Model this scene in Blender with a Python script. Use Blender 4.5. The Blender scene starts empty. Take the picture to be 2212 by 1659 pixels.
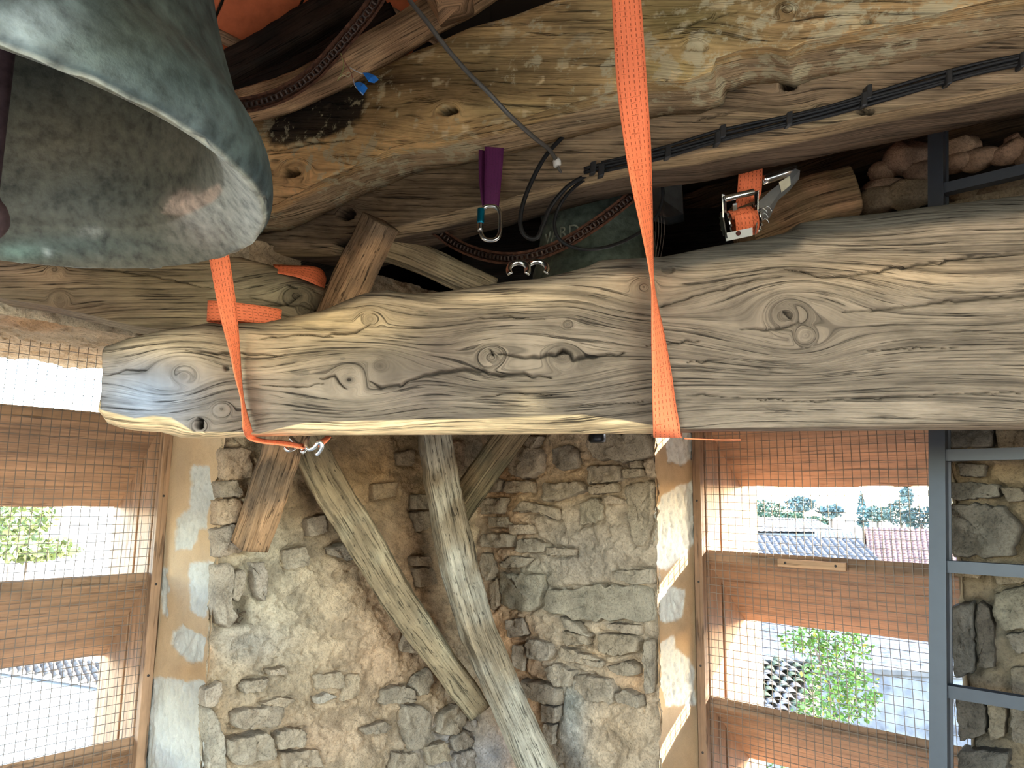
import bpy, math, random
import numpy as np
from mathutils import Vector, Matrix

random.seed(7)
RNG = np.random.default_rng(11)
SC = bpy.context.scene

# ------------------------------------------------------------------ camera
FPX = 1600.0
PITCH, ROLL = math.radians(8.74), math.radians(0.85)
CAM = np.array([0.0, 0.0, 1.6])
_F = np.array([0, math.cos(PITCH), math.sin(PITCH)])
_R0 = np.array([1.0, 0, 0]); _U0 = np.array([0, -math.sin(PITCH), math.cos(PITCH)])
_R = math.cos(ROLL)*_R0 + math.sin(ROLL)*_U0
_U = math.cos(ROLL)*_U0 - math.sin(ROLL)*_R0
cam_data = bpy.data.cameras.new('camera')
cam = bpy.data.objects.new('camera', cam_data)
SC.collection.objects.link(cam)
cam_data.sensor_width = 36.0
cam_data.lens = 36.0*FPX/2212.0
cam_data.clip_start = 0.02; cam_data.clip_end = 2000
cam.matrix_world = Matrix(((_R[0], _U[0], -_F[0], CAM[0]), (_R[1], _U[1], -_F[1], CAM[1]), (_R[2], _U[2], -_F[2], CAM[2]), (0, 0, 0, 1)))
SC.camera = cam
SC.view_settings.view_transform = 'Standard'
SC.view_settings.look = 'None'
SC.view_settings.exposure = 0.0
SC.view_settings.gamma = 1.0
SC.view_settings.use_curve_mapping = False
SC.cycles.max_bounces = 6; SC.cycles.diffuse_bounces = 3; SC.cycles.glossy_bounces = 2; SC.cycles.use_light_tree = False; SC.cycles.adaptive_threshold = 0.03
SC.cycles.caustics_reflective = False; SC.cycles.caustics_refractive = False

# tower axes: D1 runs along the left wall towards the corner, D2 along the right wall towards the corner
_a = math.radians(42)
D1 = np.array([math.sin(_a), math.cos(_a), 0.0]); D2 = np.array([-math.cos(_a), math.sin(_a), 0.0])
UP = np.array([0, 0, 1.0])

# ------------------------------------------------------------------ world + sun
SUN_DIR = D1 - 0.76*D2 + 0.60*UP            # towards the sun
SUN_DIR = SUN_DIR/np.linalg.norm(SUN_DIR)
world = bpy.data.worlds.new('sky'); SC.world = world
world.use_nodes = True
wn = world.node_tree.nodes; wl = world.node_tree.links
sky = wn.new('ShaderNodeTexSky'); sky.sky_type = 'NISHITA'
sky.sun_disc = False
sky.sun_elevation = math.asin(SUN_DIR[2]); sky.sun_rotation = math.atan2(SUN_DIR[0], SUN_DIR[1])
sky.altitude = 50; sky.air_density = 1.0; sky.dust_density = 0.6; sky.ozone_density = 1.0
wl.new(sky.outputs[0], wn['Background'].inputs['Color'])
wn['Background'].inputs['Strength'].default_value = SKY_STRENGTH = 3.9
sun_d = bpy.data.lights.new('sun', 'SUN'); sun_d.energy = 34.0; sun_d.angle = math.radians(0.53); sun_d.color = (1.0, 0.95, 0.87)
sun = bpy.data.objects.new('sun', sun_d); SC.collection.objects.link(sun)
sun.rotation_euler = Vector(SUN_DIR).to_track_quat('Z', 'Y').to_euler()
sun.location = (30, 10, 20)

# ------------------------------------------------------------------ pixel helpers (photo frame 2212 x 1659)
def ray(x, y): return _F + _R*((x-1106)/FPX) + _U*((829.5-y)/FPX)
def at(x, y, Y):
    d = ray(x, y); return CAM + d*(Y/d[1])
def onp(x, y, P, n):
    d = ray(x, y); return CAM + d*(np.dot(np.asarray(P)-CAM, n)/np.dot(d, n))
def px(P):
    d = np.asarray(P)-CAM; z = d@_F
    z = np.where(np.abs(z) < 1e-6, 1e-6, z)
    return np.stack([1106+FPX*(d@_R)/z, 829.5-FPX*(d@_U)/z], -1)

# ------------------------------------------------------------------ noise
def _hash(ix, iy, iz, seed):
    h = (ix.astype(np.int64)*374761393 + iy.astype(np.int64)*668265263 + iz.astype(np.int64)*2147483647 + seed*974634777) & 0x7fffffff
    h = ((h ^ (h >> 13))*1274126177) & 0x7fffffff
    h = (h ^ (h >> 16)) & 0xffff
    return h/32767.5-1.0
def vnoise(P, freq, seed=0):
    P = np.asarray(P, float)*freq + 1000.0
    i = np.floor(P).astype(np.int64); f = P-i; f = f*f*(3-2*f)
    r = 0
    for dx in (0, 1):
        wx = f[..., 0] if dx else 1-f[..., 0]
        for dy in (0, 1):
            wy = f[..., 1] if dy else 1-f[..., 1]
            for dz in (0, 1):
                wz = f[..., 2] if dz else 1-f[..., 2]
                r = r + wx*wy*wz*_hash(i[..., 0]+dx, i[..., 1]+dy, i[..., 2]+dz, seed)
    return r
def fbm(P, freq, octv=4, seed=0, gain=0.5):
    r = 0; a = 1.0; t = 0
    for k in range(octv):
        r = r + a*vnoise(P, freq*(2.03**k), seed+k*17); t += a; a *= gain
    return r/t
def linr(r, g=None, b=None):
    if g is None: r, g, b = r
    c = np.array([r, g, b], float)/255.0
    return np.where(c <= 0.04045, c/12.92, ((c+0.055)/1.055)**2.4)
SAT, GAIN = 0.80, 1.0
def lin(r, g=None, b=None):
    """pigment colour: the photographed hue holds the warm light of the room, the pigment itself is greyer"""
    c = linr(r, g, b); l = c@np.array([0.3, 0.55, 0.15])
    return GAIN*(l+(c-l)*SAT)

def seg_dist(p, a, b):
    a = np.asarray(a, float); b = np.asarray(b, float); ab = b-a
    t = np.clip(((p-a)@ab)/max(ab@ab, 1e-12), 0, 1)
    return np.linalg.norm(p-(a+t[..., None]*ab), axis=-1)
def poly_sd(p, poly):
    """signed distance to a polygon, negative inside"""
    d = np.full(p.shape[:-1], 1e9); inside = np.zeros(p.shape[:-1], bool)
    n = len(poly)
    for i in range(n):
        a = poly[i]; b = poly[(i+1) % n]
        d = np.minimum(d, seg_dist(p, a, b))
        c = ((a[1] > p[..., 1]) != (b[1] > p[..., 1]))
        xi = (b[0]-a[0])*(p[..., 1]-a[1])/((b[1]-a[1]) if abs(b[1]-a[1]) > 1e-9 else 1e-9)+a[0]
        inside ^= c & (p[..., 0] < xi)
    return np.where(inside, -d, d)
def smooth(x, a, b):
    t = np.clip((x-a)/(b-a), 0, 1); return t*t*(3-2*t)
def catmull(pts, n=8):
    P = np.asarray(pts, float)
    if len(P) < 3 or n < 2:
        return P
    E = np.vstack([2*P[0]-P[1], P, 2*P[-1]-P[-2]])
    out = []
    for i in range(1, len(E)-2):
        for k in range(n):
            t = k/n
            p0, p1, p2, p3 = E[i-1], E[i], E[i+1], E[i+2]
            out.append(0.5*((2*p1)+(-p0+p2)*t+(2*p0-5*p1+4*p2-p3)*t*t+(-p0+3*p1-3*p2+p3)*t**3))
    out.append(P[-1]); return np.array(out)

# ------------------------------------------------------------------ mesh helpers
WLOC = {}
def _place(o, base, parent):
    o.location = base
    WLOC[o.name] = np.array(base, float)
    if parent is not None:
        o.parent = parent
        o.location = np.array(base, float)-WLOC[parent.name]
def mk(name, V, faces, mat, parent=None, col=None, uv=None, smooth_shade=True, base=None):
    """faces: list of index arrays (k x n). V are world coordinates; the origin is put at the base of the shape"""
    V = np.asarray(V, float)
    if base is None:
        base = np.array([(V[:, 0].min()+V[:, 0].max())/2, (V[:, 1].min()+V[:, 1].max())/2, V[:, 2].min()])
    me = bpy.data.meshes.new(name)
    fl = [np.asarray(f, np.int32) for f in (faces if isinstance(faces, list) else [faces]) if len(f)]
    me.vertices.add(len(V)); me.vertices.foreach_set('co', (V-base).astype(np.float32).ravel())
    loops = np.concatenate([f.ravel() for f in fl])
    tot = np.concatenate([np.full(len(f), f.shape[1], np.int32) for f in fl])
    start = np.concatenate([[0], np.cumsum(tot)[:-1]]).astype(np.int32)
    me.loops.add(len(loops)); me.loops.foreach_set('vertex_index', loops)
    me.polygons.add(len(tot)); me.polygons.foreach_set('loop_start', start)
    try: me.polygons.foreach_set('loop_total', tot)
    except Exception: pass
    me.polygons.foreach_set('use_smooth', np.full(len(tot), bool(smooth_shade)))
    if uv is not None:
        l = me.uv_layers.new(name='UVMap'); l.data.foreach_set('uv', np.asarray(uv, np.float32)[loops].ravel())
    if col is not None:
        c = np.ones((len(V), 4), np.float32); c[:, :3] = col
        at_ = me.attributes.new('Col', 'FLOAT_COLOR', 'POINT'); at_.data.foreach_set('color', c.ravel())
    me.update(calc_edges=True); me.validate()
    if mat is not None: me.materials.append(mat)
    o = bpy.data.objects.new(name, me); SC.collection.objects.link(o)
    _place(o, base, parent)
    return o
def empty(name, base, parent=None):
    o = bpy.data.objects.new(name, None); SC.collection.objects.link(o)
    o.empty_display_size = 0.05
    _place(o, base, parent); return o
def tag(o, label=None, cat=None, group=None, kind=None):
    if label: o['label'] = label
    if cat: o['category'] = cat
    if group: o['group'] = group
    if kind: o['kind'] = kind
    return o
def grid_quads(nu, nv, wrap=False, off=0):
    """nu rows (along) x nv columns"""
    i = np.arange(nu-1)[:, None]; m = nv if wrap else nv-1
    j = np.arange(m)[None, :]
    j2 = (j+1) % nv
    q = np.stack([i*nv+j, i*nv+j2, (i+1)*nv+j2, (i+1)*nv+j], -1).reshape(-1, 4)+off
    return q
def loft(name, rings, mat, parent=None, caps=True, col=None, uv=None, base=None, smooth_shade=True, flip=False):
    rings = np.asarray(rings, float); n, m = rings.shape[:2]
    V = rings.reshape(-1, 3); q = grid_quads(n, m, True)
    faces = [q[:, ::-1] if flip else q]
    uvv = None if uv is None else np.asarray(uv).reshape(-1, 2)
    cc = None if col is None else np.broadcast_to(np.asarray(col, float), (n*m, 3)) if np.ndim(col) == 1 else np.asarray(col).reshape(-1, 3)
    if caps:
        c0 = rings[0].mean(0); c1 = rings[-1].mean(0)
        k0, k1 = len(V), len(V)+1
        V = np.vstack([V, c0, c1])
        j = np.arange(m); j2 = (j+1) % m
        t0 = np.stack([np.full(m, k0), j2, j], -1); t1 = np.stack([np.full(m, k1), (n-1)*m+j, (n-1)*m+j2], -1)
        if flip: t0 = t0[:, ::-1]; t1 = t1[:, ::-1]
        faces += [t0, t1]
        if uvv is not None: uvv = np.vstack([uvv, uvv[0], uvv[-1]])
        if cc is not None: cc = np.vstack([cc, cc[:m].mean(0), cc[-m:].mean(0)])
    return mk(name, V, faces, mat, parent, cc, uvv, smooth_shade, base)
def frames(P):
    P = np.asarray(P, float); T = np.gradient(P, axis=0); T /= np.linalg.norm(T, axis=1)[:, None]+1e-12
    n = np.cross(T[0], [0, 0, 1.0])
    if np.linalg.norm(n) < 1e-3: n = np.cross(T[0], [1.0, 0, 0])
    n /= np.linalg.norm(n); N = [n]
    for k in range(1, len(P)):
        n = N[-1]-T[k]*(N[-1]@T[k]); n /= np.linalg.norm(n)+1e-12; N.append(n)
    N = np.array(N); return T, N, np.cross(T, N)
def tube_rings(pts, r, seg=8):
    P = np.asarray(pts, float); T, N, B = frames(P)
    th = np.linspace(0, 2*np.pi, seg, endpoint=False)
    r = np.broadcast_to(np.asarray(r, float), (len(P),))
    return P[:, None]+r[:, None, None]*(np.cos(th)[None, :, None]*N[:, None]+np.sin(th)[None, :, None]*B[:, None])
def tube(name, pts, r, mat, parent=None, seg=8, sub=6, caps=True, col=None):
    P = catmull(pts, sub) if sub > 1 else np.asarray(pts, float)
    if np.ndim(r): r = np.interp(np.linspace(0, 1, len(P)), np.linspace(0, 1, len(r)), r)
    R_ = tube_rings(P, r, seg)
    L = np.concatenate([[0], np.cumsum(np.linalg.norm(np.diff(P, axis=0), axis=1))])
    uv = np.stack(np.broadcast_arrays(L[:, None], np.linspace(0, 1, seg)[None, :]), -1)
    return loft(name, R_, mat, parent, caps, col, uv)
def join(parts):
    """parts: list of (V, [faces]) -> one (V, faces)"""
    V = []; Fq = {}; off = 0
    for v, fs in parts:
        V.append(v)
        for f in fs:
            f = np.asarray(f); Fq.setdefault(f.shape[1], []).append(f+off)
        off += len(v)
    return np.vstack(V), [np.vstack(f) for f in Fq.values()]
BOXF = np.array([[0, 3, 2, 1], [4, 5, 6, 7], [0, 1, 5, 4], [1, 2, 6, 5], [2, 3, 7, 6], [3, 0, 4, 7]])
def box_vf(o, a, b, c):
    """corner o, edge vectors a b c"""
    o, a, b, c = (np.asarray(v, float) for v in (o, a, b, c))
    V = np.array([o, o+a, o+a+b, o+b, o+c, o+a+c, o+a+b+c, o+b+c])
    f = BOXF
    if np.dot(np.cross(a, b), c) < 0: f = BOXF[:, ::-1]
    return V, [f]
def bevel_box(name, o, a, b, c, mat, parent=None, bev=0.003, nsub=1, uvdir=None, col=None, jitter=0.0, seed=0):
    """box with chamfered edges along its long axis a; cross-section b x c"""
    o, a, b, c = (np.asarray(v, float) for v in (o, a, b, c))
    lb, lc, la = np.linalg.norm(b), np.linalg.norm(c), np.linalg.norm(a)
    eb, ec, ea = b/lb, c/lc, a/la
    bv = min(bev, lb*0.45, lc*0.45)
    ring2 = [(bv, 0), (lb-bv, 0), (lb, bv), (lb, lc-bv), (lb-bv, lc), (bv, lc), (0, lc-bv), (0, bv)]
    rings = []; uv = []
    per = np.concatenate([[0], np.cumsum([math.dist(ring2[i], ring2[(i+1) % 8]) for i in range(7)])])
    ts = [0.0, bv]+[la*k/nsub for k in range(1, nsub)]+[la-bv, la]
    for k, t in enumerate(ts):
        sh = bv if k in (0, len(ts)-1) else 0
        r = [o+ea*t+eb*np.clip(p, sh, lb-sh)+ec*np.clip(q, sh, lc-sh) for p, q in ring2]
        rings.append(r); uv.append([(t, w+seed*0.37) for w in per])
    rings = np.array(rings)
    if jitter: rings += jitter*fbm(rings, 9.0, 2, seed)[..., None]*ec
    fl = np.dot(np.cross(eb, ec), ea) > 0
    return loft(name, rings, mat, parent, True, col, np.array(uv), None, False, not fl)

# ------------------------------------------------------------------ materials
def new_mat(name):
    m = bpy.data.materials.new(name); m.use_nodes = True
    nt = m.node_tree; b = nt.nodes['Principled BSDF']
    return m, nt, b
def N(nt, typ, **kw):
    n = nt.nodes.new(typ)
    for k, v in kw.items():
        if k.startswith('i_'):
            n.inputs[k[2:].replace('_', ' ')].default_value = v
        else: setattr(n, k, v)
    return n
def mixc(nt, mode, fac, a, b):
    n = nt.nodes.new('ShaderNodeMix'); n.data_type = 'RGBA'; n.blend_type = mode
    for sock, v in ((n.inputs[0], fac), (n.inputs[6], a), (n.inputs[7], b)):
        if hasattr(v, 'is_linked') or hasattr(v, 'links'): nt.links.new(v, sock)
        elif np.ndim(v): sock.default_value = (*v, 1.0)[:4]
        else: sock.default_value = v
    return n.outputs[2]
def ramp(nt, fac, stops):
    r = nt.nodes.new('ShaderNodeValToRGB'); e = r.color_ramp.elements
    while len(e) < len(stops): e.new(0.5)
    for k, (p, c) in enumerate(stops):
        e[k].position = p; e[k].color = (*c, 1) if np.ndim(c) else (c, c, c, 1)
    nt.links.new(fac, r.inputs[0]); return r.outputs[0]
def scaled_coord(nt, src, scale):
    mp = nt.nodes.new('ShaderNodeMapping'); mp.inputs['Scale'].default_value = scale
    nt.links.new(src, mp.inputs[0]); return mp.outputs[0]
def noise(nt, vec, scale, detail=6, rough=0.6, dist=0.0):
    n = nt.nodes.new('ShaderNodeTexNoise'); n.inputs['Scale'].default_value = scale
    n.inputs['Detail'].default_value = detail; n.inputs['Roughness'].default_value = rough; n.inputs['Distortion'].default_value = dist
    nt.links.new(vec, n.inputs['Vector']); return n.outputs[0]
def bump(nt, bsdf, h, strength, dist, prev=None):
    b = nt.nodes.new('ShaderNodeBump'); b.inputs['Strength'].default_value = strength; b.inputs['Distance'].default_value = dist
    nt.links.new(h, b.inputs['Height'])
    if prev is not None: nt.links.new(prev, b.inputs['Normal'])
    nt.links.new(b.outputs[0], bsdf.inputs['Normal']); return b.outputs[0]
def colattr(nt):
    a = nt.nodes.new('ShaderNodeAttribute'); a.attribute_name = 'Col'; return a.outputs['Color']

def mineral_mat(name, speck=0.5, fine=140.0, bump_mm=2.0, rough=0.95, veins=0.0):
    m, nt, b = new_mat(name)
    tc = nt.nodes.new('ShaderNodeTexCoord').outputs['Object']
    c = colattr(nt)
    n1 = noise(nt, tc, 14.0, 5, 0.65); n2 = noise(nt, tc, fine, 3, 0.7); n3 = noise(nt, tc, 3.1, 2, 0.55)
    c = mixc(nt, 'MULTIPLY', 1.0, c, ramp(nt, n1, [(0.25, 1-speck*0.75), (0.5, 1.0), (0.78, 1+speck*0.55)]))
    c = mixc(nt, 'MULTIPLY', 1.0, c, ramp(nt, n2, [(0.28, 1-speck*0.8), (0.48, 1.0), (0.8, 1+speck*0.5)]))
    c = mixc(nt, 'MIX', ramp(nt, n3, [(0.45, 0.0), (0.72, 0.35)]), c, (0.30, 0.25, 0.185))
    nt.links.new(c, b.inputs['Base Color']); b.inputs['Roughness'].default_value = rough
    b.inputs['Specular IOR Level'].default_value = 0.15
    h = nt.nodes.new('ShaderNodeMath'); h.operation = 'MULTIPLY_ADD'; h.inputs[1].default_value = 0.5
    nt.links.new(n2, h.inputs[0]); nt.links.new(n1, h.inputs[2])
    bump(nt, b, h.outputs[0], 0.9, bump_mm*0.003)
    return m
def wood_mat(name, grain_u=3.0, grain_v=70.0, contrast=1.0, rough=0.85, bump_mm=1.2, pits=0.0, lichen=0.0, spec=0.2):
    m, nt, b = new_mat(name)
    uv = nt.nodes.new('ShaderNodeTexCoord').outputs['UV']; ob = nt.nodes.new('ShaderNodeTexCoord').outputs['Object']
    c = colattr(nt)
    g1 = noise(nt, scaled_coord(nt, uv, (grain_u, grain_v, 1)), 1.0, 4, 0.62, 0.25)
    g2 = noise(nt, scaled_coord(nt, uv, (grain_u*0.5, grain_v*3.2, 1)), 1.0, 3, 0.65)
    g3 = noise(nt, scaled_coord(nt, uv, (grain_u*0.6, grain_v*0.22, 1)), 1.0, 2, 0.55)
    k = contrast
    c = mixc(nt, 'MULTIPLY', 1.0, c, ramp(nt, g1, [(0.28, 1-0.55*k), (0.46, 1.0), (0.72, 1+0.38*k)]))
    c = mixc(nt, 'MULTIPLY', 1.0, c, ramp(nt, g2, [(0.30, 1-0.6*k), (0.44, 1.0), (0.75, 1+0.25*k)]))
    c = mixc(nt, 'MULTIPLY', 1.0, c, ramp(nt, g3, [(0.3, 1-0.3*k), (0.5, 1.0), (0.7, 1+0.22*k)]))
    # fine dark drying checks that follow the grain
    g4 = noise(nt, scaled_coord(nt, uv, (grain_u*2.2, grain_v*2.0, 1)), 1.0, 3, 0.65, 0.4)
    c = mixc(nt, 'MULTIPLY', 1.0, c, ramp(nt, g4, [(0.33, 1-0.72*min(k, 1.15)), (0.39, 1-0.1*k), (0.45, 1.0)]))
    g5 = noise(nt, scaled_coord(nt, uv, (grain_u*5.0, grain_v*0.6, 1)), 1.0, 3, 0.6)
    c = mixc(nt, 'MULTIPLY', 1.0, c, ramp(nt, g5, [(0.3, 1-0.3*k), (0.5, 1.0), (0.7, 1+0.2*k)]))
    if pits:
        p = noise(nt, scaled_coord(nt, uv, (34, 130, 1)), 1.0, 2, 0.6)
        pm = ramp(nt, p, [(0.30, 1-pits), (0.38, 1.0)])
        c = mixc(nt, 'MULTIPLY', 1.0, c, pm)
    if lichen:
        l = noise(nt, ob, 22.0, 5, 0.7); l2 = noise(nt, ob, 3.0, 2, 0.6)
        mm = nt.nodes.new('ShaderNodeMath'); mm.operation = 'MULTIPLY_ADD'; mm.inputs[1].default_value = 0.6
        nt.links.new(l2, mm.inputs[0]); nt.links.new(l, mm.inputs[2])
        lm = ramp(nt, mm.outputs[0], [(0.86, 0.0), (0.93, lichen)])
        c = mixc(nt, 'MIX', lm, c, (0.50, 0.43, 0.27))
    nt.links.new(c, b.inputs['Base Color']); b.inputs['Roughness'].default_value = rough
    b.inputs['Specular IOR Level'].default_value = spec
    h = nt.nodes.new('ShaderNodeMath'); h.operation = 'MULTIPLY_ADD'; h.inputs[1].default_value = 0.8
    nt.links.new(g2, h.inputs[0]); nt.links.new(g1, h.inputs[2])
    h2 = nt.nodes.new('ShaderNodeMath'); h2.operation = 'MULTIPLY_ADD'; h2.inputs[1].default_value = 0.9
    nt.links.new(ramp(nt, g4, [(0.33, 0.0), (0.42, 1.0)]), h2.inputs[0]); nt.links.new(h.outputs[0], h2.inputs[2])
    bump(nt, b, h2.outputs[0], 0.9, bump_mm*0.003)
    return m
def plain_mat(name, rgb, rough=0.5, metal=0.0, var=0.15, scale=30.0, spec=0.5, bump_mm=0.0, use_col=False):
    m, nt, b = new_mat(name)
    tc = nt.nodes.new('ShaderNodeTexCoord').outputs['Object']
    n1 = noise(nt, tc, scale, 4, 0.6)
    src = colattr(nt) if use_col else tuple(rgb)
    c = mixc(nt, 'MULTIPLY', 1.0, src, ramp(nt, n1, [(0.25, 1-var*1.6), (0.5, 1.0), (0.75, 1+var*1.2)]))
    nt.links.new(c, b.inputs['Base Color']); b.inputs['Roughness'].default_value = rough
    b.inputs['Metallic'].default_value = metal; b.inputs['Specular IOR Level'].default_value = spec
    if bump_mm: bump(nt, b, n1, 0.8, bump_mm*0.003)
    return m
M_MORTAR = mineral_mat('lime_mortar', 0.55, 150, 3.2)
M_STONE = mineral_mat('limestone', 0.6, 170, 3.0)
M_PLASTER = mineral_mat('ochre_plaster', 0.16, 260, 0.7)
M_PINE = wood_mat('louvre_pine', 2.2, 30, 0.66, 0.6, 0.6, spec=0.3)
M_OAK = wood_mat('old_oak', 2.6, 84, 1.0, 0.85, 1.6)
M_ROUGH = wood_mat('wormy_oak', 3.5, 50, 0.9, 0.9, 2.2, pits=0.75)
M_MOSSY = wood_mat('lichened_oak', 2.6, 48, 0.85, 0.9, 1.8, lichen=0.75)
M_DARK = wood_mat('blackened_oak', 3.0, 45, 0.9, 0.75, 1.5)
M_GALV = plain_mat('galvanised_wire', (0.18, 0.135, 0.10), 0.5, 0.2, 0.1)
M_STEEL = plain_mat('zinc_steel', (0.70, 0.70, 0.69), 0.22, 1.0, 0.08, 60)
M_ALU = plain_mat('aluminium', (0.040, 0.044, 0.052), 0.45, 0.3, 0.06, 25)
M_BLACK = plain_mat('black_rubber', (0.012, 0.0115, 0.012), 0.45, 0, 0.2, 40, 0.22)
M_DARKSTEEL = plain_mat('dark_screw_steel', (0.06, 0.05, 0.045), 0.5, 0.6, 0.2)
M_RUST = plain_mat('rusted_iron', (0.085, 0.034, 0.018), 0.85, 0.2, 0.5, 90, 0.3, 1.0)

# ================================================================== TOWER SHELL
_Fr = at(1507, 1300, 2.6)
_inn = _Fr-0.28*D1
CORNER = onp(1030, 1300, _inn, D1); CORNER[2] = 0.0
LEN = 3.1
def WL(s, t, z): return CORNER - D1*np.asarray(s)[..., None] + D2*np.asarray(t)[..., None] + UP*np.asarray(z)[..., None]
def WR(s, t, z): return CORNER - D2*np.asarray(s)[..., None] + D1*np.asarray(t)[..., None] + UP*np.asarray(z)[..., None]
def to_L(x, y):
    q = onp(x, y, CORNER, D2); return np.array([(CORNER-q)@D1, q[2]])
def to_R(x, y):
    q = onp(x, y, CORNER, D1); return np.array([(CORNER-q)@D2, q[2]])
SL0, SL1, TL = 1.035, 1.92, 0.385
SR0, SR1, TR = 0.775, 1.625, 0.28
ZTOP = 2.36
THK = 0.85
def wbox(W, s0, s1, t0, t1, z0, z1):
    o = W(s0, t0, z0)
    return box_vf(o, W(s1, t0, z0)-o, W(s0, t1, z0)-o, W(s0, t0, z1)-o)

def blobs(base, p, items):
    c = np.array(base, float)*np.ones(p.shape[:-1]+(3,))
    for (x, y, rx, ry, rgb, st) in items:
        w = st*np.exp(-(((p[..., 0]-x)/rx)**2+((p[..., 1]-y)/ry)**2))
        c = c*(1-w[..., None])+lin(rgb)*w[..., None]
    return c

# --- stones read off the photograph: outline in photo pixels, colour, how far it stands out (m)
LST = [
 ([(478,970),(541,968),(545,1033),(483,1037)], (188,150,108), .006), ([(467,1041),(509,1037),(525,1073),(474,1075)], (140,124,104), .016),
 ([(465,1082),(505,1075),(523,1086),(518,1126),(465,1135)], (186,146,102), .012), ([(462,1142),(505,1131),(518,1155),(525,1193),(465,1204)], (168,150,130), .016),
 ([(462,1222),(500,1214),(510,1250),(498,1285),(508,1345),(480,1358),(462,1330)], (168,156,136), .014), ([(505,1236),(524,1228),(526,1262),(512,1300),(500,1290)], (160,146,124), .018),
 ([(540,1215),(570,1213),(578,1250),(572,1300),(556,1290),(546,1250)], (172,160,142), .012),
 ([(516,1481),(525,1470),(582,1465),(568,1492),(525,1497)], (158,142,116), .014), ([(504,1543),(514,1534),(607,1522),(614,1538),(600,1566),(546,1572),(500,1572)], (156,138,112), .022),
 ([(484,1595),(504,1591),(571,1579),(589,1611),(589,1634),(518,1652),(504,1650),(488,1632)], (164,148,120), .032), ([(578,1447),(614,1440),(621,1456),(582,1458)], (172,150,120), .012),
 ([(680,1458),(738,1451),(742,1486),(683,1490)], (184,158,120), .010), ([(680,1508),(705,1495),(728,1504),(683,1522)], (196,182,160), .010),
 ([(591,1584),(623,1570),(660,1577),(655,1611),(594,1618)], (172,150,118), .016), ([(600,1625),(690,1618),(700,1655),(610,1665)], (176,148,112), .012),
 ([(440,1527),(456,1529),(468,1561),(482,1597),(486,1665),(445,1665)], (176,168,146), .020), ([(440,1490),(475,1470),(477,1499),(463,1527),(440,1527)], (176,160,138), .012),
 ([(828,1492),(855,1481),(890,1486),(899,1515),(855,1520),(819,1522)], (150,132,106), .012), ([(899,1460),(924,1442),(931,1474),(919,1497),(901,1502),(892,1483)], (148,132,108), .018),
 ([(869,1524),(906,1522),(928,1538),(935,1600),(906,1620),(880,1618),(869,1566)], (150,134,110), .018), ([(947,1543),(981,1522),(1002,1543),(997,1577),(956,1588),(940,1584)], (156,140,116), .020),
 ([(778,1572),(828,1556),(846,1570),(828,1584),(782,1584)], (150,130,104), .014), ([(864,1390),(874,1367),(906,1412),(864,1408)], (164,136,104), .012),
 ([(748,1458),(775,1454),(775,1504),(732,1515)], (188,156,112), .008), ([(892,1068),(923,1068),(923,1100),(892,1100)], (140,118,88), .016),
 ([(860,977),(894,970),(892,1006),(863,1004)], (168,136,88), .010), ([(711,1186),(740,1171),(767,1198),(751,1211),(713,1200)], (142,126,106), .014),
 ([(892,1202),(927,1202),(932,1222),(894,1222)], (150,124,92), .014), ([(893,1106),(925,1104),(928,1140),(900,1150)], (150,124,92), .012),
 ([(896,1228),(935,1226),(942,1262),(905,1270)], (152,122,88), .012), ([(800,1046),(860,1040),(856,1072),(806,1080)], (186,146,90), .010),
 ([(956,957),(1001,950),(996,1015),(963,1017)], (176,132,86), .014), ([(560,1520),(600,1505),(640,1510),(610,1530)], (178,152,116), .010),
 ([(850,1625),(900,1628),(905,1665),(845,1665)], (160,138,108), .014), ([(915,1612),(960,1600),(975,1640),(925,1655)], (168,146,112), .014),
 ([(660,1120),(700,1112),(706,1150),(668,1160)], (160,140,114), .010), ([(610,1190),(660,1180),(672,1220),(620,1230)], (172,156,128), .008),
 ([(1002,1556),(1026,1554),(1026,1582),(1002,1575)], (160,150,140), .012), ([(972,1598),(999,1577),(1024,1600),(1017,1613),(981,1623)], (156,144,130), .014),
 ([(981,1630),(1025,1618),(1028,1665),(983,1665)], (150,144,142), .008),
]
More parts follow.
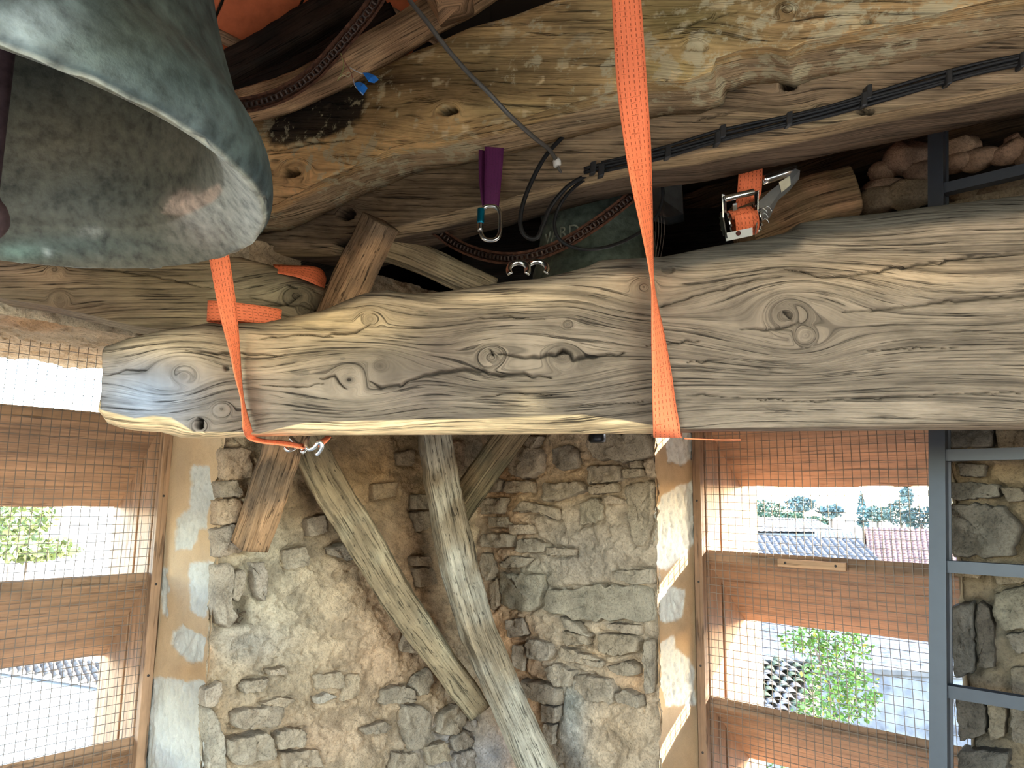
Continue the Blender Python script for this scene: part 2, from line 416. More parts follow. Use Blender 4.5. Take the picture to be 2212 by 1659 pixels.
RST = [
 ([(1194,970),(1227,959),(1250,975),(1254,1008),(1218,1019),(1194,1004)], (120,106,84), .018), ([(1272,963),(1275,936),(1400,936),(1408,983),(1363,999),(1285,990)], (140,122,94), .022),
 ([(1272,1008),(1341,1006),(1345,1037),(1274,1046)], (136,118,90), .020), ([(1346,1015),(1388,1012),(1388,1028),(1350,1035)], (140,122,92), .016),
 ([(1365,999),(1383,995),(1386,1010),(1368,1012)], (160,138,104), .022), ([(1276,1050),(1334,1044),(1337,1064),(1279,1068)], (142,122,94), .022),
 ([(1312,1075),(1328,1070),(1350,1079),(1348,1090),(1316,1088)], (164,138,110), .026), ([(1351,1048),(1410,1038),(1412,1108),(1394,1180),(1372,1180),(1361,1131)], (142,124,98), .014),
 ([(1174,1041),(1200,1046),(1258,1039),(1270,1059),(1218,1079),(1176,1084)], (148,128,100), .022), ([(1091,988),(1129,963),(1178,975),(1174,1019),(1147,1035),(1107,1028)], (160,134,100), .020),
 ([(1134,943),(1174,943),(1156,970),(1138,963)], (150,124,90), .024), ([(1094,1039),(1149,1039),(1156,1064),(1091,1064)], (158,130,96), .016),
 ([(1052,1030),(1087,1035),(1082,1062),(1050,1064)], (134,116,92), .020), ([(1040,1077),(1094,1075),(1091,1108),(1040,1111)], (138,118,92), .016),
 ([(1109,1106),(1134,1082),(1209,1099),(1212,1124),(1185,1120),(1183,1108)], (158,134,104), .022), ([(1102,1133),(1151,1133),(1160,1153),(1109,1155)], (176,146,114), .022),
 ([(1058,1117),(1096,1117),(1102,1140),(1058,1137)], (140,120,94), .014), ([(1042,1155),(1105,1153),(1107,1182),(1042,1182)], (166,146,120), .022),
 ([(1120,1166),(1156,1162),(1183,1175),(1178,1193),(1118,1193)], (142,126,104), .016), ([(1044,1195),(1062,1195),(1071,1227),(1060,1256),(1046,1242)], (148,124,94), .022),
 ([(1183,1182),(1245,1186),(1241,1200),(1183,1200)], (154,134,110), .014), ([(1254,1086),(1292,1073),(1308,1095),(1303,1126),(1254,1135)], (150,136,108), .014),
 ([(1323,1233),(1415,1229),(1416,1260),(1374,1262),(1330,1249)], (146,132,110), .022), ([(1185,1275),(1300,1264),(1404,1270),(1412,1300),(1414,1340),(1380,1343),(1260,1338),(1175,1320)], (138,130,108), .014),
 ([(1080,1218),(1107,1200),(1147,1206),(1134,1224),(1085,1227)], (148,134,112), .014), ([(1078,1236),(1176,1242),(1168,1306),(1140,1326),(1082,1306)], (140,134,112), .012),
 ([(1138,1387),(1154,1378),(1195,1390),(1200,1412),(1186,1428),(1145,1422)], (160,142,122), .022), ([(1177,1444),(1204,1431),(1246,1449),(1236,1481),(1204,1481)], (164,144,118), .024),
 ([(1246,1456),(1323,1463),(1332,1492),(1330,1518),(1273,1515),(1246,1488)], (166,144,116), .022), ([(1131,1467),(1182,1476),(1214,1492),(1209,1524),(1177,1518),(1136,1499)], (142,124,104), .024),
 ([(1294,1369),(1360,1369),(1380,1380),(1378,1408),(1326,1417),(1296,1408)], (146,124,92), .016), ([(1209,1394),(1307,1426),(1303,1444),(1214,1422)], (166,140,108), .016),
 ([(1316,1438),(1360,1426),(1380,1440),(1378,1458),(1342,1458)], (138,118,90), .022), ([(1335,1497),(1355,1488),(1387,1506),(1385,1527),(1337,1515)], (130,114,92), .022),
 ([(1168,1520),(1209,1527),(1204,1559),(1172,1559)], (150,136,120), .014), ([(1314,1346),(1383,1350),(1385,1371),(1355,1367),(1314,1358)], (156,132,104), .014),
 ([(1396,1380),(1412,1383),(1412,1451),(1408,1500),(1392,1497),(1392,1417)], (156,138,114), .012), ([(1214,1330),(1246,1344),(1277,1376),(1227,1358)], (152,136,112), .016),
 ([(1218,1362),(1268,1373),(1273,1392),(1218,1394)], (150,126,94), .012), ([(1174,1562),(1200,1566),(1196,1610),(1178,1600)], (160,146,128), .012),
 ([(1095,1340),(1130,1335),(1135,1372),(1100,1378)], (160,140,122), .010), ([(1060,1262),(1076,1250),(1078,1310),(1062,1320)], (152,120,84), .014),
 ([(1108,1395),(1132,1392),(1136,1450),(1112,1440)], (156,136,118), .012), ([(1225,975),(1226,976),(1227,977)], (0,0,0), -1),
]
PST = [
 ([(2052,905),(2145,905),(2145,965),(2052,965)], (104,98,88), .016), ([(2150,900),(2225,900),(2225,990),(2160,985)], (150,124,86), .016), ([(2052,1040),(2158,1046),(2161,1074),(2055,1081)], (82,78,68), .020),
 ([(2053,1088),(2172,1092),(2207,1138),(2190,1202),(2053,1202)], (98,92,80), .020), ([(2149,1280),(2225,1262),(2225,1358),(2168,1362),(2145,1326)], (138,128,104), .020),
 ([(2172,1368),(2225,1362),(2225,1410),(2196,1412)], (118,108,92), .016), ([(2056,1307),(2103,1298),(2108,1449),(2062,1467)], (92,90,84), .022),
 ([(2066,1490),(2131,1500),(2131,1586),(2075,1600)], (88,84,76), .020), ([(2072,1614),(2181,1623),(2181,1670),(2072,1670)], (82,80,74), .022),
 ([(2135,1508),(2176,1530),(2172,1590),(2140,1600)], (132,116,90), .016), ([(2184,1440),(2225,1436),(2225,1500),(2188,1500)], (126,110,86), .016),
 ([(2160,1052),(2205,1055),(2225,1080),(2178,1085)], (112,98,76), .016), ([(2110,1300),(2140,1310),(2150,1370),(2150,1440),(2116,1445)], (76,70,62), .012),
 ([(2070,1000),(2130,1004),(2128,1030),(2074,1028)], (100,92,80), .014), ([(2184,1520),(2225,1524),(2225,1610),(2186,1600)], (120,108,90), .016),
 ([(2060,1215),(2120,1218),(2116,1250),(2064,1245)], (150,124,86), .012), ([(2150,1218),(2225,1222),(2225,1256),(2150,1264)], (148,130,100), .014),
]
RST = [r for r in RST if r[2] > 0]

def build_stone(poly2, W, proud, rgb, parent, seed, blend=0.45):
    """poly2: outline in wall coordinates (s, z); a lumpy facetted block bedded in the mortar"""
    rs = np.random.default_rng(seed)
    P = np.asarray(poly2, float); n = len(P)
    # resample the outline
    per = np.concatenate([[0], np.cumsum(np.linalg.norm(np.roll(P, -1, 0)-P, axis=1))])
    m = 40; u = np.linspace(0, per[-1], m, endpoint=False)
    Q = np.vstack([P, P[:1]])
    R_ = np.stack([np.interp(u, per, Q[:, 0]), np.interp(u, per, Q[:, 1])], 1)
    R_ = 0.2*np.roll(R_, 1, 0)+0.6*R_+0.2*np.roll(R_, -1, 0)
    ctr = R_.mean(0); size = np.sqrt(np.abs(np.sum(R_[:, 0]*np.roll(R_[:, 1], -1)-np.roll(R_[:, 0], -1)*R_[:, 1]))/2)
    R_ = R_+rs.normal(0, 0.022*size, R_.shape)
    lev = [(1.02, 0.03), (1.0, 0.0), (0.985, -0.7*proud), (0.95, -0.97*proud), (0.86, -1.0*proud), (0.74, -1.0*proud), (0.6, -1.0*proud), (0.46, -1.0*proud), (0.3, -1.0*proud), (0.14, -1.0*proud)]
    tilt = rs.normal(0, 0.10, 2)
    V = []
    for sc_, t in lev:
        q = ctr+(R_-ctr)*sc_
        p3 = np.concatenate([q, np.full((m, 1), float(seed))], 1)
        h = (fbm(p3, 16.0, 3, seed)*0.7+0.45*smooth(fbm(p3*np.array([1, 1.8, 1]), 26.0, 4, seed+2), 0.0, 0.08)+0.35*fbm(p3, 70.0, 2, seed+4))*min(0.016, 0.16*size)*(1 if sc_ < 0.99 else 0.15)
        tt = t+h+((q-ctr)@tilt)*(1 if sc_ < 0.99 else 0)*0.35
        V.append(np.stack([q[:, 0], tt, q[:, 1]], 1))
    V = np.vstack(V+[np.array([[ctr[0], -1.1*proud, ctr[1]]])])
    faces = [grid_quads(len(lev), m, True)]
    k = len(V)-1; j = np.arange(m)
    faces.append(np.stack([np.full(m, k), (len(lev)-1)*m+j, (len(lev)-1)*m+(j+1) % m], -1))
    X = W(V[:, 0], V[:, 1], V[:, 2])
    c = ((1-blend)*lin(rgb)+blend*lin(184, 158, 124))*(1+0.26*fbm(X, 18.0, 3, seed)[:, None])
    # orient outward (towards the room)
    f0 = faces[0]; a, b, c_ = X[f0[m*2, 0]], X[f0[m*2, 1]], X[f0[m*2, 2]]
    o = mk('stone', X, faces, M_STONE, parent, c)
    me = o.data
    inward = W(np.array(ctr[0]), np.array(-1.0), np.array(ctr[1]))-W(np.array(ctr[0]), np.array(0.0), np.array(ctr[1]))
    nz = np.zeros(len(me.polygons)*3); me.polygons.foreach_get('normal', nz)
    if (nz.reshape(-1, 3)[-m:]@inward).mean() < 0: me.flip_normals()
    return o

def skin(name, W, s0, s1, z0, z1, step, polys, amp, colfn, mat, parent, seed, holes=(), edge=None):
    ns = int((s1-s0)/step)+1; nz = int((z1-z0)/step)+1
    S, Z = np.meshgrid(np.linspace(s0, s1, ns), np.linspace(z0, z1, nz), indexing='ij')
    P0 = W(S, np.zeros_like(S), Z)
    pp = px(P0)
    t = amp*(0.020*fbm(P0, 4.0, 3, seed)+0.013*fbm(P0, 16.0, 4, seed+5)+0.0075*fbm(P0, 55.0, 3, seed+9))
    pit = smooth(vnoise(P0, 75.0, seed+51)*0.6+vnoise(P0, 34.0, seed+52)*0.5, 0.52, 0.66)
    vein = np.exp(-(fbm(P0*np.array([1, 1, 1.5]), 7.0, 4, seed+61)/0.016)**2)*smooth(vnoise(P0, 5.0, seed+62), 0.0, 0.5)
    t = t+amp*(0.010*pit+0.009*vein)
    # flaking layers
    lay = fbm(P0*np.array([1, 1, 1.7]), 11.0, 5, seed+21)
    t = t+amp*0.007*smooth(lay, 0.02, 0.06)+amp*0.006*smooth(lay, -0.22, -0.19)
    q2 = np.stack([S, Z], -1)
    wob = 0.010*np.stack([fbm(P0, 30.0, 2, seed+31), fbm(P0, 30.0, 2, seed+33)], -1)
    for poly in polys:
        lo = np.min(poly, 0)-0.05; hi = np.max(poly, 0)+0.05
        msk = (S > lo[0]) & (S < hi[0]) & (Z > lo[1]) & (Z < hi[1])
        if not msk.any(): continue
        d = poly_sd(q2[msk]+wob[msk]*0.6, poly)
        t[msk] += 0.022*np.exp(-(d/0.007)**2)*(0.35+0.65*smooth(vnoise(P0[msk], 9.0, seed+3), -0.5, 0.4))
        t[msk] = np.where(d < -0.006, np.maximum(t[msk], 0.012), t[msk])
    for hp, dep in holes:
        d = poly_sd(q2+wob*0.5, hp); t = t+dep*smooth(-d, -0.002, 0.010)
    if edge is not None: t = edge(S, Z, t)
    X = W(S, t, Z)
    col = colfn(pp, P0, lay)
    return mk(name, X.reshape(-1, 3), [grid_quads(ns, nz)], mat, parent, col.reshape(-1, 3), None)

# ------------------------------------------------------------------ left wall
lp = []; rp = []; pp_ = []
for poly, rgb, pr in LST: lp.append(np.array([to_L(*p) for p in poly]))
for poly, rgb, pr in RST: rp.append(np.array([to_R(*p) for p in poly]))
for poly, rgb, pr in PST: pp_.append(np.array([to_R(*p) for p in poly]))
bk = [wbox(WL, -THK, SL0-0.03, 0.13, THK, 0, ZTOP), wbox(WL, SL1, LEN+THK, 0, THK, 0, ZTOP),
      wbox(WL, SL0-0.03, SL1, 0.03, THK, 0, 0.30), wbox(WL, SL0-0.03, SL1, 0.03, THK, 2.06, ZTOP)]
V, Fs = join(bk)
wall_left = tag(mk('wall_left', V, Fs, M_MORTAR, None, np.broadcast_to(lin(176, 148, 108), (len(V), 3)), None, False, WL(np.array(0.0), np.array(0.0), np.array(0.0))), kind='structure', label='rubble stone tower wall with the left louvred window')
def colL(p, P, lay):
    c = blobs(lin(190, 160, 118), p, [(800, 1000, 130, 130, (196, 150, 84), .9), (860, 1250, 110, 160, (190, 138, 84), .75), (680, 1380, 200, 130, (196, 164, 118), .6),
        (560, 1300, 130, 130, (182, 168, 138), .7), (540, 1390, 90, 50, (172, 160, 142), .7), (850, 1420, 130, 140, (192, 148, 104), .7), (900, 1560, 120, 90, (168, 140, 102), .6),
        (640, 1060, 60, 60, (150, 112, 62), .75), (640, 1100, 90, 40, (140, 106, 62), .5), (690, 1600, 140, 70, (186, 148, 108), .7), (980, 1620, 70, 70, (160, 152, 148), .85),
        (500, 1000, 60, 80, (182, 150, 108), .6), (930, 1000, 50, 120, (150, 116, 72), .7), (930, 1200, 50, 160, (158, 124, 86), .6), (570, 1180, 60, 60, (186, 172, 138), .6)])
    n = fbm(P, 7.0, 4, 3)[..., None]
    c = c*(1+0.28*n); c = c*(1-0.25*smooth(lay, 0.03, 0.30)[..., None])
    return np.clip(c, 0.01, 1)
hole = np.array([to_L(*p) for p in [(508,1345),(512,1310),(520,1290),(545,1288),(548,1310),(546,1345),(530,1352),(505,1352)]])
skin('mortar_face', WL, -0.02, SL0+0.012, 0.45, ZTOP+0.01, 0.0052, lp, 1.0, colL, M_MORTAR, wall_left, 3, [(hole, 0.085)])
for k, (poly, rgb, pr) in enumerate(LST): build_stone(lp[k], WL, pr, rgb, wall_left, 100+k)
# twigs and grit lying in the putlog hole
hc = to_L(527, 1335)
for k in range(10):
    a = RNG.uniform(0, 6.28); s_ = hc[0]+RNG.uniform(-.014, .014); z_ = hc[1]+RNG.uniform(-.02, .012)
    p0 = WL(np.array(s_), np.array(0.03), np.array(z_)); dv = np.array([math.cos(a)*.012, 0.0, math.sin(a)*.012])
    tube('twig', [p0-dv, p0+dv*0.2+np.array([0, -.004, .002]), p0+dv], 0.0016, plain_mat('twig', lin(92, 72, 50), .9) if k == 0 else bpy.data.materials['twig'], wall_left, 5, 3)

# jamb faces with their patches of white render and ochre plaster
def jamb(name, W, s0, tmax, z0, z1, patches, base, seed, parent, sgn, blob=()):
    nt_ = int(tmax/0.0045)+1; nz = int((z1-z0)/0.0052)+1
    T, Z = np.meshgrid(np.linspace(0.004, tmax, nt_), np.linspace(z0, z1, nz), indexing='ij')
    P0 = W(np.full_like(T, s0), T, Z); pp = px(P0)
    wob = 9*np.stack([fbm(P0, 26.0, 3, seed), fbm(P0, 26.0, 3, seed+2)], -1)
    m = np.full(T.shape, 0.0)
    for poly in patches:
        m = np.maximum(m, smooth(-poly_sd(pp+wob, poly), -2, 3))
    rg = fbm(P0*np.array([1, 1, 0.55]), 55.0, 3, seed+4); rg2 = fbm(P0, 130.0, 2, seed+6)
    d = 0.006*fbm(P0, 6.0, 3, seed+8)+0.0010*fbm(P0, 60, 2, seed+12)+m*(0.0075*rg+0.004*rg2-0.003)
    d = d+0.012*np.exp(-(T/0.02)**2)*(0.5+fbm(P0, 14.0, 3, seed+40))
    X = W(np.full_like(T, s0)+sgn*(0.004+d), T, Z)
    c = blobs(base, pp, blob)*(1+0.10*fbm(P0, 9.0, 3, seed+1)[..., None])
    w = lin(206, 200, 184)*(1+0.25*rg[..., None]*(rg[..., None] < 0)+0.08*rg2[..., None])
    c = c*(1-m[..., None])+w*m[..., None]
    return mk(name, X.reshape(-1, 3), [grid_quads(nt_, nz)], M_PLASTER, parent, np.clip(c, .01, 1).reshape(-1, 3))
jamb('jamb_plaster', WL, SL0, TL+0.33, 0.3, 2.06, [
    [(417,1010),(455,1005),(463,1050),(470,1080),(452,1100),(448,1140),(432,1150),(415,1185),(378,1190),(382,1120),(412,1100)],
    [(412,1215),(470,1213),(458,1240),(452,1330),(440,1335),(415,1320),(408,1270)], [(375,1365),(395,1350),(445,1378),(440,1430),(415,1432),(372,1395)],
    [(330,1460),(440,1470),(470,1500),(470,1680),(300,1680)], [(352,1230),(366,1225),(362,1330),(350,1330)]], lin(208, 168, 116), 61, wall_left, 1,
    [(420, 1250, 40, 60, (196, 160, 116), .6), (430, 1450, 60, 30, (206, 152, 84), .8), (400, 1000, 50, 90, (198, 160, 112), .6)])
jlay = skin('window_head_soffit', lambda s, z, t: WL(s, t+0.0, 2.025+z), SL0-0.03, SL1, 0.0, THK, 0.008, [], 0.8,
    lambda p, P, lay: blobs(lin(206, 176, 134), p, [(60, 700, 160, 14, (208, 150, 86), .8)])*(1+0.2*fbm(P, 20, 3, 5)[..., None]), M_MORTAR, wall_left, 77)
skin('window_head_face', WL, SL0-0.02, SL1+0.3, 2.01, ZTOP, 0.008, [], 1.0,
    lambda p, P, lay: lin(204, 178, 140)*(1+0.25*fbm(P, 12, 4, 6)[..., None]), M_MORTAR, wall_left, 78)

# ------------------------------------------------------------------ right wall
bk = [wbox(WR, -THK, SR0-0.03, 0.05, THK, 0, ZTOP), wbox(WR, SR1+0.03, LEN+THK, 0.05, THK, 0, ZTOP),
      wbox(WR, SR0-0.03, SR1+0.03, 0.0, THK, 0, 0.30), wbox(WR, SR0-0.03, SR1+0.03, 0.0, TR+0.02, 1.99, ZTOP), wbox(WR, SR0-0.03, SR1+0.03, TR+0.02, THK, 2.34, ZTOP)]
V, Fs = join(bk)
wall_right = tag(mk('wall_right', V, Fs, M_MORTAR, None, np.broadcast_to(lin(168, 140, 104), (len(V), 3)), None, False, WR(np.array(0.0), np.array(0.0), np.array(0.0))), kind='structure', label='rubble stone tower wall with the right louvred window')
def colR(p, P, lay):
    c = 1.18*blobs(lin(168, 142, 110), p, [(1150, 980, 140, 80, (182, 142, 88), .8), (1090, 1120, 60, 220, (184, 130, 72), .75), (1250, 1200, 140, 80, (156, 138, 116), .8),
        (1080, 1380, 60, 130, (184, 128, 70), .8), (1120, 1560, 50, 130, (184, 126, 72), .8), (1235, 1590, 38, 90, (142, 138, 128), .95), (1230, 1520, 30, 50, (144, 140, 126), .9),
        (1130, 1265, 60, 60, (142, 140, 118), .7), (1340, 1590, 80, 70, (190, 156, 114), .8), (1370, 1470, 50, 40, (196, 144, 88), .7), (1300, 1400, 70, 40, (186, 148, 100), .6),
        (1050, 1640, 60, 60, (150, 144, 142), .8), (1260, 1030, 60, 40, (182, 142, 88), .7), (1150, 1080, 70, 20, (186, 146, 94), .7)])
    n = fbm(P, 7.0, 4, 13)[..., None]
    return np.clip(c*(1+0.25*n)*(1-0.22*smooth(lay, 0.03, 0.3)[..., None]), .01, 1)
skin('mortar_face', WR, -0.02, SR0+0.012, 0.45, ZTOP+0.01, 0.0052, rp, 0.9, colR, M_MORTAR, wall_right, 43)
for k, (poly, rgb, pr) in enumerate(RST): build_stone(rp[k], WR, pr, rgb, wall_right, 300+k)
def colP(p, P, lay):
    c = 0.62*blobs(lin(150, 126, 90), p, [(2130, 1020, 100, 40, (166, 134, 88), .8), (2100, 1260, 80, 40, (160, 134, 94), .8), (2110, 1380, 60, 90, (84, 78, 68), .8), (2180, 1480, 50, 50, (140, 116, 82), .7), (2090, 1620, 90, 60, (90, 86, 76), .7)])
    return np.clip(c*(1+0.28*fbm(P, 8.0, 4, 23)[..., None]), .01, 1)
def ragged(S, Z, t):
    e = SR1+0.012*fbm(np.stack([S*0, Z*0, Z], -1), 14.0, 4, 71)
    return t+np.where(S < e, 0.10*smooth(e-S, 0, 0.03), 0)
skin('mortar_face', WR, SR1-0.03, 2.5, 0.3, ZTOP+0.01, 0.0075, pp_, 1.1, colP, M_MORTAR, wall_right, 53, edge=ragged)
for k, (poly, rgb, pr) in enumerate(PST): build_stone(pp_[k], WR, pr, tuple(np.array(rgb)*.8), wall_right, 500+k, 0.1)
jamb('jamb_plaster', WR, SR0, TR+0.3, 0.3, 2.02, [
    [(1440,930),(1515,930),(1515,990),(1470,1005),(1440,1000)], [(1440,1065),(1470,1045),(1505,1035),(1505,1170),(1490,1180),(1440,1235),(1405,1215),(1412,1150),(1402,1110)],
    [(1424,1268),(1474,1270),(1480,1300),(1474,1330),(1460,1343),(1420,1345)], [(1424,1385),(1455,1370),(1460,1400),(1490,1425),(1500,1470),(1500,1520),(1440,1525),(1424,1480)]], lin(178, 140, 92), 81, wall_right, 1,
    [(1460, 1600, 40, 60, (190, 158, 112), .6)])
jamb('jamb_plaster', WR, SR1, TR+0.3, 0.3, 2.02, [[(0, 0), (1, 0), (1, 1)]], lin(150, 128, 96), 91, wall_right, -1)

# ------------------------------------------------------------------ the two walls behind the camera, each with an invented open gap for skylight
def WB1(s, t, z): return CORNER - D2*LEN - D1*np.asarray(s)[..., None] - D2*np.asarray(t)[..., None] + UP*np.asarray(z)[..., None]
def WB2(s, t, z): return CORNER - D1*LEN - D2*np.asarray(s)[..., None] - D1*np.asarray(t)[..., None] + UP*np.asarray(z)[..., None]
for nm, W, side in (('wall_back_right', WB1, 'right'), ('wall_back_left', WB2, 'left')):
    o0, o1 = 0.75, 2.45
    V, Fs = join([wbox(W, -THK, o0, 0, THK, 0, ZTOP), wbox(W, o1, LEN+THK, 0, THK, 0, ZTOP), wbox(W, o0, o1, 0, THK, 0, 0.55), wbox(W, o0, o1, 0, THK, 2.35, ZTOP)])
    tag(mk(nm, V, Fs, M_MORTAR, None, np.broadcast_to((.56,.52,.46), (len(V), 3)), None, False, W(np.array(0.0), np.array(0.0), np.array(0.0))), kind='structure', label='rubble tower wall behind the viewer on the %s' % side)
    pd = bpy.data.lights.new('portal', 'AREA'); pd.shape = 'RECTANGLE'; pd.size = o1-o0; pd.size_y = 1.8
    pd.cycles.is_portal = True
    po = bpy.data.objects.new('portal', pd); SC.collection.objects.link(po)
    pc = W(np.array((o0+o1)/2), np.array(THK*0.5), np.array(1.45)); inw = W(np.array(1.0), np.array(-1.0), np.array(0.0))-W(np.array(1.0), np.array(0.0), np.array(0.0))
    po.location = pc; po.rotation_euler = Vector(-inw).to_track_quat('Z', 'Y').to_euler()
for W, s0, s1, zc, hh in ((WL, SL0, SL1, 1.15, 1.7), (WR, SR0, SR1, 1.15, 1.7)):
    pd = bpy.data.lights.new('portal', 'AREA'); pd.shape = 'RECTANGLE'; pd.size = s1-s0; pd.size_y = hh; pd.cycles.is_portal = True
    po = bpy.data.objects.new('portal', pd); SC.collection.objects.link(po)
    inw = W(np.array(1.0), np.array(-1.0), np.array(0.0))-W(np.array(1.0), np.array(0.0), np.array(0.0))
    po.location = W(np.array((s0+s1)/2), np.array(THK-0.02), np.array(zc)); po.rotation_euler = Vector(-inw).to_track_quat('Z', 'Y').to_euler()

# floor of planks
floor = tag(empty('floor', CORNER-D1*LEN/2-D2*LEN/2), kind='structure', label='dusty plank floor of the bell chamber')
M_FLOOR = wood_mat('floor_planks', 2.0, 30, 0.4, 0.9)
for k in range(14):
    w = LEN/14
    o = CORNER-D2*(k*w+0.003)-D1*LEN+UP*-0.04
    bevel_box('plank', o, D1*LEN, -D2*(w-0.006), UP*0.04, M_FLOOR, floor, 0.003, 1, None, np.array([.60,.56,.50])*RNG.uniform(.9, 1.1), 0, k)

# roof: four tiled slopes on boards
APEX = CORNER-(D1+D2)*LEN/2+UP*4.7
ov = THK+0.02; zE = 2.335
rc = [CORNER+(D1+D2)*ov, CORNER+D1*ov-D2*(LEN+ov), CORNER-(D1+D2)*(LEN+ov), CORNER-D1*(LEN+ov)+D2*ov]
rc = [c+UP*zE for c in rc]
V = np.array(rc+[APEX]+[c+UP*0.05 for c in rc]+[APEX+UP*0.06])
Fs = [np.array([[1, 0, 4], [2, 1, 4], [3, 2, 4], [0, 3, 4], [5, 6, 9], [6, 7, 9], [7, 8, 9], [8, 5, 9]])]
ceiling = tag(mk('ceiling', V, Fs, M_DARK, None, np.broadcast_to(lin(52, 40, 30), (len(V), 3)), np.zeros((len(V), 2)), False), kind='structure', label='dark underside of the pyramid tower roof')

# ------------------------------------------------------------------ louvred windows
def louvre_window(name, W, s0, s1, tm, ztops, zhead, zsill, label, hue, shift, drop):
    root = tag(empty(name, W(np.array((s0+s1)/2), np.array(tm), np.array(zsill))), label, kind='structure')
    dep = 0.288
    e_s = W(np.array(1.0), np.array(0.0), np.array(0.0))-W(np.array(0.0), np.array(0.0), np.array(0.0))
    e_t = W(np.array(0.0), np.array(1.0), np.array(0.0))-W(np.array(0.0), np.array(0.0), np.array(0.0))
    pt = lambda s, t, z: W(np.array(float(s)), np.array(float(t)), np.array(float(z)))
    a0, a1 = s0+0.012, s1-0.012
    # cheeks: two upright boards each side with a dark slot between them
    for side, sg in ((a0, 1), (a1, -1)):
        for t0, t1 in ((tm+0.004, tm+0.105), (tm+0.118, tm+dep+0.03)):
            bevel_box('cheek_board', pt(side, t0, zsill), UP*(zhead-zsill), e_t*(t1-t0), e_s*sg*0.026, M_PINE, root, 0.002, 1, None, lin(hue)*RNG.uniform(.92, 1.08), 0, int(side*10))
        bevel_box('cheek_backing', pt(side-sg*0.012, tm+0.03, zsill), UP*(zhead-zsill), e_t*(dep-0.03), e_s*sg*0.012, M_DARK, root, 0.001, 1, None, lin(70, 44, 28), 0, 3)
        b = bevel_box('batten', pt(side-sg*0.006, tm-0.030, zsill), UP*(zhead-zsill), e_t*0.030, e_s*sg*0.030, M_PINE, root, 0.002, 1, None, lin(hue)*0.95, 0, 5)
        for z in np.arange(zsill+0.15, zhead, 0.27):
            c = pt(side+sg*0.010, tm-0.031, z)
            R_ = tube_rings([c+e_t*0.004, c, c-e_t*0.001], [0.004, 0.004, 0.002], 8)
            loft('screw', R_, M_DARKSTEEL, b)
    # sloping boards, inner edge up, outer edge down
    for k, zt in enumerate(ztops):
        sl = e_t*dep-UP*drop; L = np.linalg.norm(sl); nrm = np.cross(e_s, sl); nrm /= np.linalg.norm(nrm)
        if nrm[2] > 0: nrm = -nrm
        rings = []; uv = []
        prof = [(0.0, 0.0, 0.0), (0.0, 0.0, -0.030), (dep, -drop, -0.030), (dep+0.004, -drop, 0.0)]
        ns = 24
        th = 0.026
        P = [pt(0, tm+0.006, zt), pt(0, tm+0.006, zt)-UP*0.034, pt(0, tm+0.006+dep-0.012, zt-drop-0.024), pt(0, tm+0.006+dep, zt-drop+0.004)]
        # one board = closed loop; wavy lower edge like a waney plank
        for i in range(ns+1):
            s = (a0+0.024)+(a1-a0-0.048)*i/ns
            wv = 0.006*fbm(np.array([[s*1.0, k*3.0, shift]]), 7.0, 3, 5)[0]
            r = [p-pt(0, 0, 0)+pt(s, 0, 0) for p in P]
            r[2] = r[2]+UP*wv; r[3] = r[3]+UP*wv
            rr = []
            for a, b in zip(r, r[1:]+r[:1]):
                rr += [a+(b-a)*q for q in (0, 1/3, 2/3)]
            rings.append(rr)
            uv.append([(s+k*1.3, 0.01*q+k) if q < 3 else ((s+k*1.3), k+0.03+0.13*(q-3)) if q <= 6 else (s+k*1.3, k+0.45+0.13*(q-6)) for q in range(12)])
        rings = np.array(rings)
        c = lin(hue)*(1+0.18*fbm(rings*np.array([1, 1, 2.0]), 8.0, 4, k+int(shift))[..., None])
        fl = np.dot(np.cross(rings[0][3]-rings[0][0], rings[0][6]-rings[0][3]), e_s) > 0
        loft('louvre_board', rings, M_PINE, root, True, c, np.array(uv), None, False, fl)
    # welded wire mesh stapled on the room side, one part: wires too thin to single out
    parts = []; wr = 0.0008
    sN = np.arange(a0+0.01, a1, 0.0252); zN = np.arange(zsill+0.01, zhead, 0.0252)
    def warp(s, z): return 0.0022*math.sin(z*4.1+s*2.0+shift)+0.0012*math.sin(z*11+shift)
    for s in sN:
        zz = np.linspace(zsill, zhead, 40); prev = None
        P = [pt(s+warp(s, z), tm-0.003, z) for z in zz]
        R_ = np.array([[p-e_s*wr-e_t*wr, p+e_s*wr-e_t*wr, p+e_s*wr+e_t*wr, p-e_s*wr+e_t*wr] for p in P])
        parts.append((R_.reshape(-1, 3), [grid_quads(len(P), 4, True)]))
    for z in zN:
        ss = np.linspace(a0, a1, 14)
        P = [pt(s, tm-0.0045, z+0.0018*math.sin(s*7+z*5+shift)) for s in ss]
        R_ = np.array([[p-UP*wr-e_t*wr, p+UP*wr-e_t*wr, p+UP*wr+e_t*wr, p-UP*wr+e_t*wr] for p in P])
        parts.append((R_.reshape(-1, 3), [grid_quads(len(P), 4, True)]))
    V, Fs = join(parts)
    tag(mk('wire_mesh', V, Fs, M_GALV, root, None, None, False), label='square welded wire mesh', kind='stuff')
    return root, pt, e_s, e_t
W1 = louvre_window('window_1', WL, SL0, SL1, TL, (1.839, 1.354, 0.870), 2.03, 0.36, 'louvred bell window with wire mesh on the left, showing three slanting boards', (172, 126, 82), 1.0, 0.265)
W2 = louvre_window('window_2', WR, SR0, SR1, TR, (1.910, 1.435, 0.962, 0.487), 1.99, 0.10, 'louvred bell window with wire mesh on the right, beside the ladder', (140, 100, 64), 2.0, 0.233)
